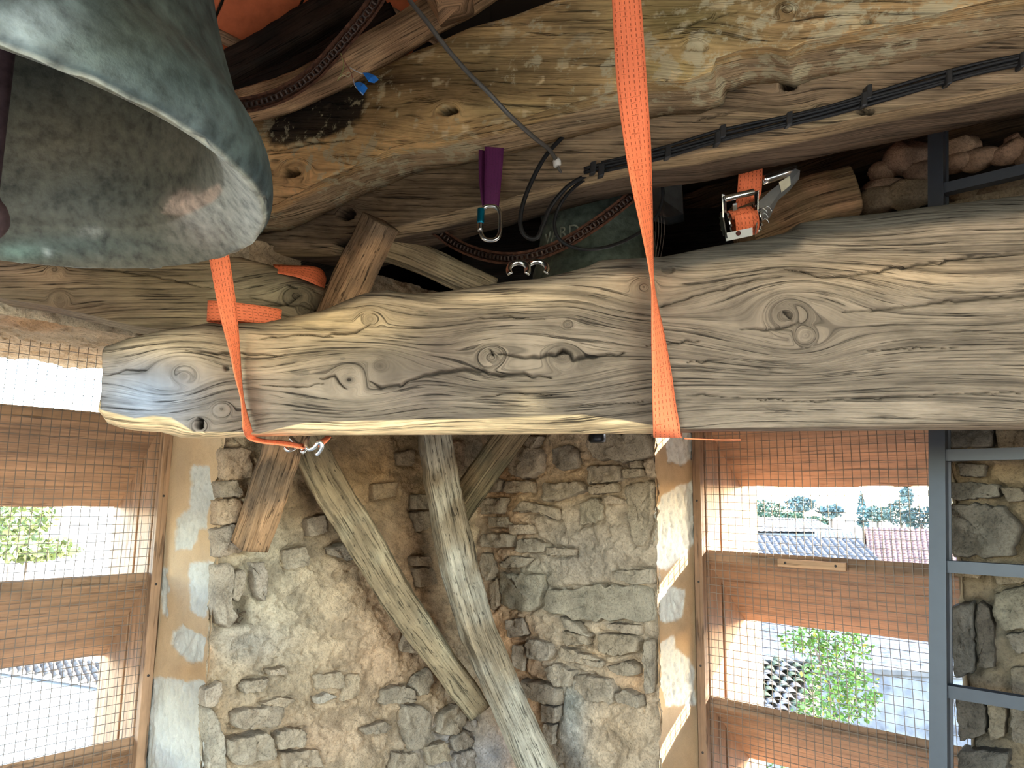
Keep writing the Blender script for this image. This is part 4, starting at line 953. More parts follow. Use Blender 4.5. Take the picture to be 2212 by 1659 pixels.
bow = (isin & (np.arange(len(prof)) < nO+19)[:, None])
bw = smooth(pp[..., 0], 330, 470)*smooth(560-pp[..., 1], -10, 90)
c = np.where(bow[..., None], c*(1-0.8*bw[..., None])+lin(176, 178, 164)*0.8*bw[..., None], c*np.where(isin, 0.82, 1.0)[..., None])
sm = smooth(-poly_sd(pp+10*np.stack([fbm(R_, 20., 2, 3), fbm(R_, 20., 2, 4)], -1), [(352,462),(372,425),(410,412),(432,424),(470,392),(480,400),(462,440),(430,466),(392,474)]), -2, 5)*isin*(R_[..., 1] > BC[1])
c = c*(1-0.8*sm[..., None])+lin(206, 176, 150)*0.8*sm[..., None]
lipc = (np.exp(-((np.arange(len(prof))-(nO-1))/1.0)**2)[:, None]*0.75)[..., None]
c = c*(1-lipc)+lin(186, 186, 168)*lipc
bell = tag(empty('church_bell', BC), 'large grey-green bronze bell with chipped rim hanging at upper left', 'bell')
loft('bell_body', R_, M_BRONZE, bell, True, np.clip(c, .01, 1))
# clapper
cb = at(-30, 472, 0.95)
clp = loft('clapper', lathe_rings(catmull([(0.001, -0.03), (0.014, -0.028), (0.025, -0.012), (0.027, 0.002), (0.022, 0.018), (0.013, 0.032), (0.011, 0.06), (0.009, 0.3), (0.008, BC[2]+0.55-cb[2])], 4), cb, 32), plain_mat('rusty_clapper_iron', (.075, .045, .05), .6, .5, .3, 60), bell)
clp['label'] = 'dark rusty clapper ball'
# crown loops on top
for k in range(4):
    a = k*math.pi/2; c0 = BC+UP*(1.50*BR)
    tube('crown_loop', [c0+np.array([math.cos(a), math.sin(a), 0])*.05, c0+np.array([math.cos(a)*.09, math.sin(a)*.09, .05]), c0+np.array([math.cos(a)*.06, math.sin(a)*.06, .10]), c0+UP*.09], .016, M_DARKSTEEL, bell, 8, 5)

# small bell deeper in
B2 = at(1290, 680, 2.12); R2 = 0.235
small = tag(empty('church_bell', B2), 'smaller dark green bell with raised lettering behind the big beam', 'bell')
o2 = catmull([(0.98, 0), (1.0, .04), (.98, .14), (.90, .26), (.82, .42), (.77, .62), (.735, .85), (.715, 1.05), (.705, 1.22), (.70, 1.34), (.62, 1.44), (.40, 1.49), (.02, 1.5)], 5)
i2 = catmull([(0.98, 0), (.93, .02), (.84, .15), (.76, .3), (.70, .5), (.66, .8), (.64, 1.1), (.55, 1.32), (.02, 1.4)], 4)
p2_ = np.vstack([o2[::-1], i2[1:]])*R2
# moulded rings cast round the waist
zz = p2_[:, 1]/R2
for zc in (0.50, 0.545, 0.59, 1.02, 1.28):
    p2_[:len(o2), 0] += 0.0035*np.exp(-((zz[:len(o2)]-zc)/0.018)**2)
def densify(p, k=3):
    return np.vstack([p[i]+(p[i+1]-p[i])*q/k for i in range(len(p)-1) for q in range(k)]+[p[-1]]).reshape(-1, 2)
Rr = lathe_rings(p2_, B2, 96)
cc = lin(74, 86, 74)*np.ones(Rr.shape)*(1+0.4*fbm(Rr, 14.0, 4, 19)[..., None])
pq = px(Rr.reshape(-1, 3)).reshape(Rr.shape[:2]+(2,))
lw = np.exp(-((pq[..., 0]-1165)/45)**2)[..., None]
cc = cc*(1-0.5*lw)+lin(128, 132, 112)*0.5*lw  # lit left edge of the bell painted into its colour
loft('bell_body', Rr, M_BRONZE, small, True, np.clip(cc, .004, 1))
# raised lettering (VARD) wrapped round the waist, facing left
fc = bpy.data.curves.new('inscription', 'FONT'); fc.body = 'VARD'; fc.size = 0.046; fc.extrude = 0.0016; fc.space_character = 1.1
fo = bpy.data.objects.new('tmp', fc); SC.collection.objects.link(fo)
dg = bpy.context.evaluated_depsgraph_get(); tm_ = bpy.data.meshes.new_from_object(fo.evaluated_get(dg))
v = np.zeros(len(tm_.vertices)*3); tm_.vertices.foreach_get('co', v); v = v.reshape(-1, 3)
bpy.data.objects.remove(fo)
zt = at(1195, 505, 2.0)[2]; rr_ = np.interp((zt-B2[2])/R2, o2[:, 1], o2[:, 0])*R2
th0 = math.radians(205); th = th0+v[:, 0]/rr_
X = np.stack([B2[0]+(rr_+0.001+v[:, 2])*np.cos(th), B2[1]+(rr_+0.001+v[:, 2])*np.sin(th), zt+v[:, 1]-0.016], 1)
faces = [np.array([tuple(p.vertices)]) for p in tm_.polygons]
bylen = {}
for f in faces: bylen.setdefault(f.shape[1], []).append(f[0])
mk('inscription', X, [np.array(f) for f in bylen.values()], M_BRONZE, small, np.broadcast_to(lin(150, 152, 128), (len(X), 3)), None, False)
cp2 = B2+np.array([0, 0, 0])
loft('clapper', lathe_rings(catmull([(.001, -.30), (.0225, -.297), (.0235, -.27), (.019, -.23), (.014, -.16), (.03, -.09), (.036, -.05), (.03, -.01), (.012, .04), (.01, .15), (.009, .3)], 4), np.array([at(1290, 950, 2.12)[0], B2[1], at(1290, 957, 2.12)[2]+.30]), 32), plain_mat('black_iron', (.02, .019, .02), .35, .7, .2, 40), small)
tag(clp)

# rusty bell wheels: a channel rim with the drive chain lying in it
def wheel(name, pts, Ys, w, label, seed):
    P3 = catmull([at(x, y, Y) for (x, y), Y in zip(pts, Ys)], 10)
    root = tag(empty(name, P3.mean(0)-UP*0.05), label, 'bell wheel')
    T, N_, B_ = frames(P3)
    view = P3-CAM; view /= np.linalg.norm(view, axis=1)[:, None]
    Sd = np.cross(T, view); Sd /= np.linalg.norm(Sd, axis=1)[:, None]
    Bk = np.cross(Sd, T); Bk *= np.sign((Bk*view).sum(1))[:, None]
    def strip(nm, a0, a1, b0, b1, parent):
        rg = np.stack([P3+Sd*a0+Bk*b0, P3+Sd*a1+Bk*b0, P3+Sd*a1+Bk*b1, P3+Sd*a0+Bk*b1], 1)
        rg = rg+0.0015*fbm(rg, 40.0, 3, seed)[..., None]
        o = loft(nm, rg, M_RUST, parent, True, None, None, None, False)
        return o
    strip('rim_web', -w, w, 0.014, 0.020, root)
    strip('rim_flange', -w-0.003, -w+0.003, -0.004, 0.020, root)
    strip('rim_flange', w-0.003, w+0.003, -0.004, 0.020, root)
    # chain: side plates + rollers, links under ten pixels -> one part
    L = np.concatenate([[0], np.cumsum(np.linalg.norm(np.diff(P3, axis=0), axis=1))])
    n = int(L[-1]/0.0135); parts = []
    for k in range(n):
        s = (k+0.5)*L[-1]/n
        p = np.array([np.interp(s, L, P3[:, i]) for i in range(3)]); i = min(int(np.searchsorted(L, s)), len(P3)-1)
        t, sd, bk_ = T[i], Sd[i], Bk[i]
        o_ = 0.0 if k % 2 else 0.0015
        for sg in (-1, 1):
            parts.append(box_vf(p-t*0.0075+sd*sg*(0.0055+o_)-sd*0.0008+bk_*0.002, t*0.015, sd*0.0016, bk_*0.010))
        parts.append((tube_rings([p-sd*0.005+bk_*0.006, p+sd*0.005+bk_*0.006], 0.0038, 6).reshape(-1, 3), [grid_quads(2, 6, True)]))
    V, Fs = join(parts)
    tag(mk('drive_chain', V, Fs, plain_mat('greasy_chain', (.05, .028, .02), .55, .5, .4, 80), root, None, None, False), kind='stuff')
    return root
wheel('bell_wheel', [(470,232),(520,228),(570,218),(620,198),(670,165),(715,120),(760,68),(800,18),(830,-30)], [1.74, 1.73, 1.72, 1.71, 1.70, 1.69, 1.68, 1.67, 1.66], .016, 'rusty curved wheel rim with chain beside the large bell', 5)
wheel('bell_wheel', [(935,492),(965,515),(1000,535),(1050,552),(1100,558),(1150,552),(1210,530),(1270,495),(1330,452),(1385,405),(1420,360)], [2.02, 2.0, 1.97, 1.93, 1.88, 1.86, 1.84, 1.84, 1.86, 1.88, 1.9], .013, 'rusty sagging wheel rim in front of the small bell', 9)
# grey sheet cover of the striking motor
a = [at(1352,430,2.35), at(1410,352,2.35), at(1472,372,2.35), at(1476,462,2.35), at(1440,470,2.30), at(1345,440,2.30)]
rg = np.array([a, [p+np.array([.03, .12, .02]) for p in a]])
tag(loft('motor_cover', rg, plain_mat('grey_sheet_metal', lin(150, 150, 142), .45, .6, .15), None, True, None, None, None, False), 'grey folded sheet metal cover behind the right orange strap', 'metal cover')

# ================================================================== STRAPS
def strap_mat(name, rgb, dash):
    m, nt, b = new_mat(name)
    uv = nt.nodes.new('ShaderNodeTexCoord').outputs['UV']
    sp = nt.nodes.new('ShaderNodeSeparateXYZ'); nt.links.new(uv, sp.inputs[0])
    def mth(op, a_, b_=None, c_=None):
        n = nt.nodes.new('ShaderNodeMath'); n.operation = op
        for i, v_ in enumerate((a_, b_, c_)):
            if v_ is None: continue
            if hasattr(v_, 'links'): nt.links.new(v_, n.inputs[i])
            else: n.inputs[i].default_value = v_
        return n.outputs[0]
    cv = mth('MULTIPLY', sp.outputs[1], 6.0)
    colid = mth('FLOOR', cv); fv = mth('FRACT', cv)
    fu = mth('FRACT', mth('ADD', mth('MULTIPLY', sp.outputs[0], 88.0), mth('MULTIPLY', colid, 0.13)))
    d1_ = mth('LESS_THAN', mth('ABSOLUTE', mth('SUBTRACT', fv, 0.5)), 0.085)
    d2_ = mth('LESS_THAN', fu, 0.52)
    dash_m = mth('MULTIPLY', d1_, d2_)
    d3_ = mth('LESS_THAN', mth('ABSOLUTE', mth('SUBTRACT', fu, 0.75)), 0.09)
    wear = noise(nt, scaled_coord(nt, uv, (30, 3, 1)), 1.0, 4, 0.6)
    wm = ramp(nt, wear, [(0.50, 0.0), (0.66, 0.75)])
    m3 = mth('MULTIPLY', d3_, wm)
    c = mixc(nt, 'MIX', mth('MULTIPLY', dash_m, 0.8), tuple(rgb), tuple(np.array(rgb)*np.array(dash)))
    c = mixc(nt, 'MIX', m3, c, tuple(np.array(rgb)*np.array([.45, .28, .25])))
    n1 = noise(nt, scaled_coord(nt, uv, (8, 40, 1)), 1.0, 5, 0.6)
    c = mixc(nt, 'MULTIPLY', 1.0, c, ramp(nt, n1, [(0.3, .82), (0.5, 1.0), (0.7, 1.1)]))
    nt.links.new(c, b.inputs['Base Color']); b.inputs['Roughness'].default_value = 0.7; b.inputs['Specular IOR Level'].default_value = 0.25
    rb = noise(nt, scaled_coord(nt, uv, (900, 2, 1)), 1.0, 2, 0.5); bump(nt, b, rb, 0.35, 0.001)
    b.inputs['Subsurface Weight'].default_value = 0.0
    return m
M_STRAP = strap_mat('orange_webbing', linr(250, 132, 88), (.30, .12, .08))
M_PURPLE = strap_mat('purple_webbing', linr(84, 30, 72), (.72, .70, .72))
def ribbon(name, Lp, Rp, mat, parent=None, th=0.0022, sub=8, nc=5, bow=0.0):
    L = catmull(Lp, sub); R__ = catmull(Rp, sub); n = len(L)
    mid = (L+R__)/2; T = np.gradient(mid, axis=0); T /= np.linalg.norm(T, axis=1)[:, None]+1e-12
    W_ = R__-L; W_ /= np.linalg.norm(W_, axis=1)[:, None]+1e-12
    Nn = np.cross(T, W_); Nn /= np.linalg.norm(Nn, axis=1)[:, None]+1e-12
    q = np.linspace(0, 1, nc)
    fr = L[:, None]+(R__-L)[:, None]*q[None, :, None]+Nn[:, None]*(bow*np.sin(np.pi*q))[None, :, None]
    ring = np.concatenate([fr+Nn[:, None]*th/2, (fr-Nn[:, None]*th/2)[:, ::-1]], 1)
    u = np.concatenate([[0], np.cumsum(np.linalg.norm(np.diff(mid, axis=0), axis=1))])
    vq = np.concatenate([q, q[::-1]])
    uv = np.stack(np.broadcast_arrays(u[:, None], vq[None]), -1)
    return loft(name, ring, mat, parent, True, None, uv, None, True)
def px_edges(rows, wpx):
    """rows: (y, xl, xr, Y [, yr]); the edge that is foreshortened goes back so that the webbing keeps its true width"""
    Lp, Rp = [], []
    for r in rows:
        y, xl, xr, Y = r[:4]; yr = r[4] if len(r) > 4 else y
        w = math.hypot(xr-xl, yr-y); need = wpx*1.34/Y
        dY = math.sqrt(max(need**2-w**2, 0))/FPX*Y
        if y > 640: Y = min(Y, float(Ymain(xr))-0.012-dY*0.9)
        Lp.append(at(xl, y, Y)); Rp.append(at(xr, yr, Y+dY*0.9))
    return Lp, Rp
zb = at(1440, 936, Ymain(1440)+.03)[2]
Lp, Rp = px_edges([(-90,1316,1379,1.27),(0,1322,1385,1.275),(100,1327,1392,1.28),(200,1334,1399,1.285),(300,1347,1405,1.29),(400,1364,1408,1.295),(500,1386,1410,1.30),(570,1400,1411,1.305),(615,1407,1413,1.31),(660,1408,1421,1.318),(720,1408,1434,1.325),(800,1409,1449,1.332),(870,1410,1459,1.338),(920,1411,1468,1.343)], 60)
def under(x, Y, dz=0.0): 
    p = at(x, 936, Y); p[2] = zb-0.006-dz+0.15*max(0, Y-1.40); return p
Lp += [under(1411, 1.362), under(1413, 1.40), under(1418, 1.50), under(1424, 1.585)]
Rp += [under(1471, 1.362), under(1474, 1.40), under(1474, 1.50), under(1474, 1.585)]
s2 = tag(ribbon('ratchet_strap', Lp, Rp, M_STRAP), 'wide orange strap running from the top edge down round the big beam', 'strap')
# its loose tail slipped under the beam towards the right
ribbon('strap_tail', [under(1478, 1.375, .004), under(1540, 1.37, .006), under(1600, 1.375, .005)], [under(1490, 1.42, .004), under(1545, 1.42, .005), under(1600, 1.41, .004)], M_STRAP, s2)
zl = at(540, 945, Ymain(540)+.03)[2]
def underl(x, Y, dz=0.0):
    p = at(x, 943, Y); p[2] = zl-0.004-dz; return p
Lp, Rp = px_edges([(430,430,474,1.395),(490,442,485,1.395),(560,452,496,1.395),(620,463,505,1.395),(665,472,511,1.395),(700,480,514,1.395),(758,496,518,1.395),(810,507,521,1.397),(860,520,526,1.40),(895,523,534,1.404),(925,525,543,1.41)], 52)
Lp += [at(533,946,1.425), at(560,956,1.43), at(610,962,1.435), at(656,970,1.44)]
Rp += [at(549,942,1.452), at(570,949,1.475), at(615,953,1.48), at(655,960,1.48)]
s1 = tag(ribbon('ratchet_strap', Lp, Rp, M_STRAP), 'narrow twisted orange strap round the left end of the big beam', 'strap')
ribbon('strap_tail', [at(688,966,1.47), at(703,957,1.48), at(715,944,1.50)], [at(684,952,1.50), at(696,949,1.51), at(705,942,1.53)], M_STRAP, s1)
# the loop of spare webbing standing on the beam
loopL, loopR = [], []
cx, cy = at(528, 690, 1.60)[0], 1.60
zbt = at(528, 689, 1.60)[2]-0.012
for k in range(25):
    a = 2*math.pi*k/24; ex = 0.073*math.cos(a); ey = 0.028*math.sin(a)+0.02*math.cos(a)
    loopL.append((cx+ex, cy+ey, zbt)); loopR.append((cx+ex+0.002*math.sin(a*3), cy+ey, zbt+0.043+0.004*math.cos(a-2.4)))
tag(ribbon('strap_loop', loopL, loopR, M_STRAP, None, 0.0022, 3), 'loop of faded orange webbing standing on edge on the big beam', 'strap')
tag(ribbon('strap_end', [at(590,572,2.02), at(640,574,2.02), at(670,575,2.03), at(694,582,2.06), at(704,600,2.08), at(702,616,2.09)], [at(600,590,1.98), at(640,598,1.98), at(662,606,1.99), at(676,612,2.0), at(690,618,2.02), at(700,622,2.05)], M_STRAP), 'orange strap end folded over the beam beside the wormy brace', 'strap')

# ------------------------------------------------------------------ ratchet with its strap
YR = 1.66
rt = tag(empty('ratchet_buckle', at(1600, 520, YR)), 'steel ratchet buckle wound with bright orange strap above the big beam', 'ratchet')
ribbon('webbing', [at(1600,290,YR+.09), at(1597,350,YR+.08), at(1593,410,YR+.06), at(1588,450,YR+.05)], [at(1652,290,YR+.09), at(1648,350,YR+.08), at(1645,410,YR+.06), at(1640,430,YR+.05)], M_STRAP, rt)
axis = at(1626, 470, YR)-at(1572, 482, YR); axl = np.linalg.norm(axis); axis /= axl
def cyl(nm, c, ax, L, r, mat, parent, seg=32, cap=True):
    ax = np.asarray(ax, float)/np.linalg.norm(ax)
    return loft(nm, tube_rings([c-ax*L/2, c-ax*L*0.49, c+ax*L*0.49, c+ax*L/2], [r*.96, r, r, r*.96], seg), mat, parent, cap)
sc0 = at(1600, 478, YR+.035)
# wound webbing on the spool
ths = np.linspace(0, 2*np.pi*1.02, 40); e1 = np.cross(axis, UP); e1 /= np.linalg.norm(e1); e2 = np.cross(e1, axis)
pa = [sc0+(.026+.0004*k)*(math.cos(t)*e1+math.sin(t)*e2)-axis*axl*.46 for k, t in enumerate(ths)]
ribbon('wound_webbing', pa, [p+axis*axl*.92 for p in pa], M_STRAP, rt, .003, 1, 3)
for sg, xx in ((-1, 1567), (1, 1629)):
    pl = [at(xx, 418-sg*4, YR-.012), at(xx+8*sg, 415-sg*4, YR-.008), at(xx+6*sg, 470, YR+.0), at(xx+2, 510-sg*5, YR+.0), at(xx+2, 512-sg*5, YR+.06), at(xx, 470, YR+.075), at(xx, 430, YR+.05)]
    rg = np.array([pl, [p+axis*.003 for p in pl]])
    loft('side_plate', rg, M_STEEL, rt, True, None, None, None, False)
    w_ = cyl('ratchet_wheel', sc0+axis*sg*(axl*.5+.007), axis, .004, .031, M_STEEL, rt, 36)
    for k in range(14):
        a = 2*math.pi*k/14; c0 = sc0+axis*sg*(axl*.5+.007)+.032*(math.cos(a)*e1+math.sin(a)*e2)
        V, Fs = box_vf(c0-axis*.002-e1*.003-e2*.003, axis*.004, e1*.006, e2*.006)
        mk('tooth', V, Fs, M_STEEL, w_, None, None, False)
cyl('cross_bar', at(1597, 422, YR-.012), at(1628, 413, YR-.012)-at(1566, 428, YR-.012), np.linalg.norm(at(1628, 413, YR)-at(1566, 428, YR)), .0078, M_STEEL, rt)
V, Fs = box_vf(at(1569, 520, YR+.0), at(1626, 508, YR+.0)-at(1569, 520, YR+.0), UP*.019, np.array([0, .004, 0])); bp = mk('base_plate', V, Fs, plain_mat('white_zinc', (.72, .74, .75), .45, .3, .05), rt, None, None, False)
cyl('rivet_hole', at(1595, 504, YR-.0015), (0, 1, 0), .004, .0055, plain_mat('red_shadow_hole', (.09, .02, .015), .8), bp, 20)  # solid dark disc; the hole's shade is put into its colour
V, Fs = box_vf(at(1583, 440, YR+.005), at(1592, 438, YR+.005)-at(1583, 440, YR+.005), -UP*.018, np.array([0, .004, 0])); mk('pawl', V, Fs, M_STEEL, rt, None, None, False)
# handle: two arms, a rounded grip plate and a label
hd = [at(1634,440,YR+.03), at(1664,412,YR+.04), at(1690,392,YR+.05), at(1718,364,YR+.06), at(1728,368,YR+.06), at(1726,386,YR+.06), at(1704,412,YR+.05), at(1680,432,YR+.04), at(1662,470,YR+.03), at(1640,478,YR+.03)]
hnd = loft('handle', np.array([hd, [p+np.array([.002, .004, .001]) for p in hd]]), plain_mat('grey_pressed_steel', (.42, .42, .40), .38, .8, .1), rt, True, None, None, None, False)
tube('grip', [at(1646,390,YR+.09), at(1690,376,YR+.09), at(1722,366,YR+.08)], .012, M_STEEL, rt, 14, 4)
q = [at(1682,394,YR+.044), at(1706,380,YR+.05), at(1708,400,YR+.05), at(1688,416,YR+.044)]
V = np.array(q+[p-np.array([0, .0012, 0]) for p in q]); mk('sticker', V, [BOXF], plain_mat('cream_sticker', lin(206, 196, 160), .6), hnd, None, None, False)
for k, (x, y) in enumerate(((1648, 452), (1650, 462), (1658, 448), (1652, 474))):
    tube('split_pin', [at(x-6, y, YR+.02), at(x, y-2, YR+.015), at(x+7, y+3, YR+.015), at(x+9, y+8, YR+.015)], .0016, M_STEEL, rt, 6, 4)

# ------------------------------------------------------------------ hooks
hk = tag(empty('double_hook', at(668, 985, 1.45)), 'bright double steel hook under the left strap', 'hook')
YH = 1.45
tube('hook_arm', [at(668,938,YH+.03), at(662,952,YH+.01), at(661,964,YH), at(667,971,YH-.003), at(678,967,YH-.004), at(686,957,YH-.004), at(693,957,YH-.002), at(695,966,YH), at(690,976,YH+.003), at(683,983,YH+.005)], .0044, M_STEEL, hk, 12, 6)
tube('hook_arm', [at(628,945,YH+.04), at(640,958,YH+.03), at(650,966,YH+.02), at(658,972,YH+.01), at(652,978,YH+.005)], .0042, M_STEEL, hk, 12, 6)
tube('hook_arm', [at(616,966,YH+.03), at(622,973,YH+.03), at(634,970,YH+.04), at(648,958,YH+.05)], .0038, M_STEEL, hk, 12, 6)
hk2 = tag(empty('double_hook', at(1140, 600, 1.62)), 'pair of flat steel claw rings peeping over the big beam', 'hook')
for cx_, cy_, rx, ry, dy in ((1120, 583, 21, 16, 0), (1160, 581, 22, 16, .02)):
    pts = [at(cx_+rx*math.cos(t), cy_-ry*math.sin(t), 1.60+dy+.01*math.sin(t)) for t in np.linspace(-.55, math.pi+.55, 14)]
    rg = []
    P3 = catmull(pts, 4); T, N_, B_ = frames(P3)
    for p, t in zip(P3, T):
        vw = p-CAM; vw /= np.linalg.norm(vw); s = np.cross(t, vw); s /= np.linalg.norm(s); b_ = np.cross(s, t)
        rg.append([p-s*.0055-b_*.003, p+s*.0055-b_*.003, p+s*.0065, p+s*.0055+b_*.003, p-s*.0055+b_*.003, p-s*.0065])
    loft('claw_ring', np.array(rg), M_STEEL, hk2)

# ------------------------------------------------------------------ purple sling and carabiner
YS = 1.76
sl = tag(empty('sling', at(1062, 446, YS)), 'purple webbing sling hanging from the mossy beam', 'sling')
ribbon('webbing', [at(1047,262,YS), at(1047,340,YS-.004), at(1046,400,YS-.006), at(1046,447,YS-.002)], [at(1090,262,YS), at(1087,340,YS-.002), at(1082,400,YS-.004), at(1078,447,YS)], M_PURPLE, sl)
ribbon('webbing', [at(1036,262,YS+.012), at(1034,340,YS+.012), at(1036,400,YS+.010), at(1042,446,YS+.004)], [at(1082,262,YS+.034), at(1066,340,YS+.034), at(1056,400,YS+.022), at(1058,446,YS+.012)], M_PURPLE, sl)
cbn = tag(empty('carabiner', at(1060, 522, YS)), 'oval steel carabiner with a teal screw sleeve on the purple sling', 'carabiner')
th = np.linspace(0, 2*np.pi, 41)
ov_ = []
for t in th:
    cxp, cyp = 1059.5, 482.0
    x = cxp+21.5*np.sign(math.cos(t))*abs(math.cos(t))**.72; y = cyp-37*np.sign(math.sin(t))*abs(math.sin(t))**.62
    ov_.append(at(x, y, YS-.004+.004*math.sin(t)))
tube('body', ov_, .0056, plain_mat('polished_alloy', (.62, .61, .59), .25, 1.0, .05), cbn, 12, 3, False)
tube('gate', [at(1038,450,YS-.006), at(1037.5,480,YS-.006), at(1037,500,YS-.006)], .0064, M_STEEL, cbn, 14, 3)
sv = tube('gate_sleeve', [at(1039,451,YS-.006), at(1039,455,YS-.006), at(1038.6,467,YS-.006), at(1038.2,478,YS-.006), at(1038,482,YS-.006)], [.0085, .0092, .0088, .0092, .0085], plain_mat('teal_anodised', linr(0, 112, 140), .3, .8, .05), cbn, 18, 3); sv['label'] = 'teal screw sleeve'

# ------------------------------------------------------------------ cables
M_GREYCABLE = plain_mat('grey_cable', (.085, .075, .065), .45, 0, .12, 30)
g_ = tag(empty('power_cable', at(1200, 355, 1.74)), 'grey cable dropping across the mossy beam to a white clip', 'cable')
tube('sheath', [at(868,-40,1.50), at(885,0,1.50), at(920,44,1.50), at(960,98,1.51), at(1010,156,1.52), at(1052,197,1.53), at(1100,248,1.56), at(1150,294,1.62), at(1185,322,1.68), at(1203,348,1.735)], .0052, M_GREYCABLE, g_, 10, 6)
tube('sheath', [at(1204,352,1.735), at(1208,366,1.735), at(1218,376,1.735), at(1240,375,1.73), at(1275,366,1.72)], .0036, M_GREYCABLE, g_, 8, 6)
cl = loft('clip', tube_rings([at(1201,345,1.73), at(1203,349,1.73), at(1204,357,1.735), at(1205,360,1.735)], [.009, .0105, .0105, .009], 12), plain_mat('white_plastic', lin(214, 204, 190), .5), g_); cl['label'] = 'small white cable clip'
def onB(x, y, off=.014): return at(x, y, float(YB(x))-off)
run = [(1262,374),(1300,364),(1370,348),(1440,331),(1500,314),(1550,300),(1620,284),(1700,266),(1780,246),(1862,222),(1950,197),(2050,170),(2130,150),(2230,128),(2330,104),(2700,20)]
cb_ = tag(empty('cable_bundle', onB(1300, 370)), 'bundle of black cables clipped along the brown beam', 'cables')
for k, (dy, r, ph) in enumerate(((0, .0046, 0), (-8, .0040, 1.3), (6, .0042, 2.2), (-15, .0036, 3.1))):
    tube('cable', [onB(x, y+dy+2.0*math.sin(x*.013+ph), .012+.004*(k % 2)) for x, y in run[(0 if k < 2 else 1):]], r, M_BLACK, cb_, 8, 5)
M_CLIP = plain_mat('black_plastic', (.02, .02, .021), .45, 0, .1)
for x, y in ((1275,362),(1293,368),(1437,328),(1545,298),(1556,284),(1700,256),(1862,214),(1872,198),(2046,166),(2206,128)):
    o = onB(x, y, .022); p1 = onB(x+13, y-4, .022)
    e = p1-o; up = UP*.030+np.array([0.002, 0, 0]); nn = np.array([0, .02, 0])
    bevel_box('cable_clip', o-up*.5, up, e, nn, M_CLIP, cb_, .002)
tag(tube('loose_cable', [at(1300,222,1.74), at(1268,248,1.72), at(1220,292,1.71), at(1180,335,1.70), at(1150,388,1.70), at(1130,440,1.70), at(1124,480,1.70), at(1131,505,1.70), at(1148,516,1.70), at(1163,510,1.70), at(1173,485,1.70), at(1190,446,1.70), at(1225,404,1.70), at(1265,380,1.71), at(1290,372,1.715)], .0054, M_BLACK, None, 10, 7), 'thick black cable sagging in a narrow U beside the purple sling', 'cable')
tag(tube('loose_cable', [at(1292,376,1.735), at(1262,388,1.73), at(1225,420,1.72), at(1203,458,1.72), at(1198,492,1.72), at(1212,520,1.72), at(1245,536,1.72), at(1285,538,1.73), at(1335,526,1.76), at(1385,500,1.79), at(1415,472,1.80), at(1430,435,1.81), at(1430,400,1.81), at(1415,376,1.80)], .0044, M_BLACK, None, 10, 7), 'thin black cable hanging in a wide loop in front of the small bell', 'cable')
# bare wire ends with blue tape
we = tag(empty('wire_ends', at(765, 180, 1.66)), 'loose coloured wires with two blue tape tags near the burnt timber', 'wires')
def wire(pts, rgb, Y=1.64): tube('wire', [at(x, y, Y) for x, y in pts], .0011, plain_mat('wire_insulation', lin(rgb), .5), we, 6, 5)
wire([(736,115),(741,130),(742,142),(738,158),(729,174)], (150,150,60)); wire([(738,118),(748,140),(756,152),(762,170),(765,183)], (150,70,50))
wire([(756,146),(770,154),(784,160)], (190,190,190)); wire([(730,170),(742,162),(752,166),(758,160),(754,156),(748,160)], (190,170,120)); wire([(762,168),(766,184),(774,194),(784,204)], (196,200,210))
for pts in ([(784,158),(796,158),(811,164),(818,172),(808,179),(796,176)], [(766,180),(776,177),(786,181),(794,190),(784,206),(774,196)]):
    P3 = np.array([at(x, y, 1.64+.006*math.sin(i*2.0)) for i, (x, y) in enumerate(pts)])
    loft('tape_tag', np.array([P3-np.array([0, .0015, 0]), P3+np.array([0, .0015, 0])]), plain_mat('blue_tape', linr(38, 110, 190), .35), we, True, None, None, None, False)

# ================================================================== LADDER
ldr = tag(empty('aluminium_ladder', at(2034, 1659, 1.70)*np.array([1, 1, 0])+UP*0.0), 'aluminium ladder standing in front of the right window', 'ladder')
e_r = -D2                                   # along the rungs, towards the right
e_o = D1
base_ = at(2034, 1659, 1.69); top_ = at(2026, 200, 1.76)
dirn = (top_-base_)/(top_[2]-base_[2])
def stile_pt(z, off=0.0): return base_+dirn*(z-base_[2])+e_r*off
for off in (0.0, 0.40):
    z0, z1 = 0.0, 3.0
    o = stile_pt(z0, off)
    # C-section extrusion: front web with ribs and two flanges
    prof = [(-.017, -.030), (.017, -.030), (.017, -.024), (.0125, -.022), (.0125, .022), (.017, .024), (.017, .030), (-.017, .030), (-.017, .010), (-.0155, .008), (-.0155, -.008), (-.017, -.010)]
    rg = np.array([[stile_pt(z, off)+e_r*a*1.0+e_o*b for a, b in prof] for z in np.linspace(z0, z1, 6)])
    loft('stile', rg, M_ALU, ldr, True, None, None, None, False)
zs = []
for x, y in ((2052, 1484), (2052, 1222), (2052, 982), (2052, 380)):
    q = onp(x, y, stile_pt(1.5), e_o); zs.append(q[2])
print('rung z', zs)
st_r = (zs[2]-zs[0])/2
allz = sorted(set([zs[0]-k*st_r for k in range(0, 4)]+[zs[1], zs[2], zs[3]]+[zs[3]-st_r, zs[3]+st_r]))
allz = [z for z in allz if 0.1 < z < 2.95]
for z in allz:
    prof = [(-.015, -.014), (.013, -.014), (.015, -.010), (.015, .010), (.011, .012), (.008, .012), (.005, .0105), (.002, .012), (-.002, .0105), (-.005, .012), (-.008, .0105), (-.015, .012)]
    rg = np.array([[stile_pt(z, off)-e_o*.004+UP*b+e_o*a for a, b in prof] for off in (0.014, 0.386)])
    loft('rung', rg, M_ALU, ldr, True, None, None, None, False)

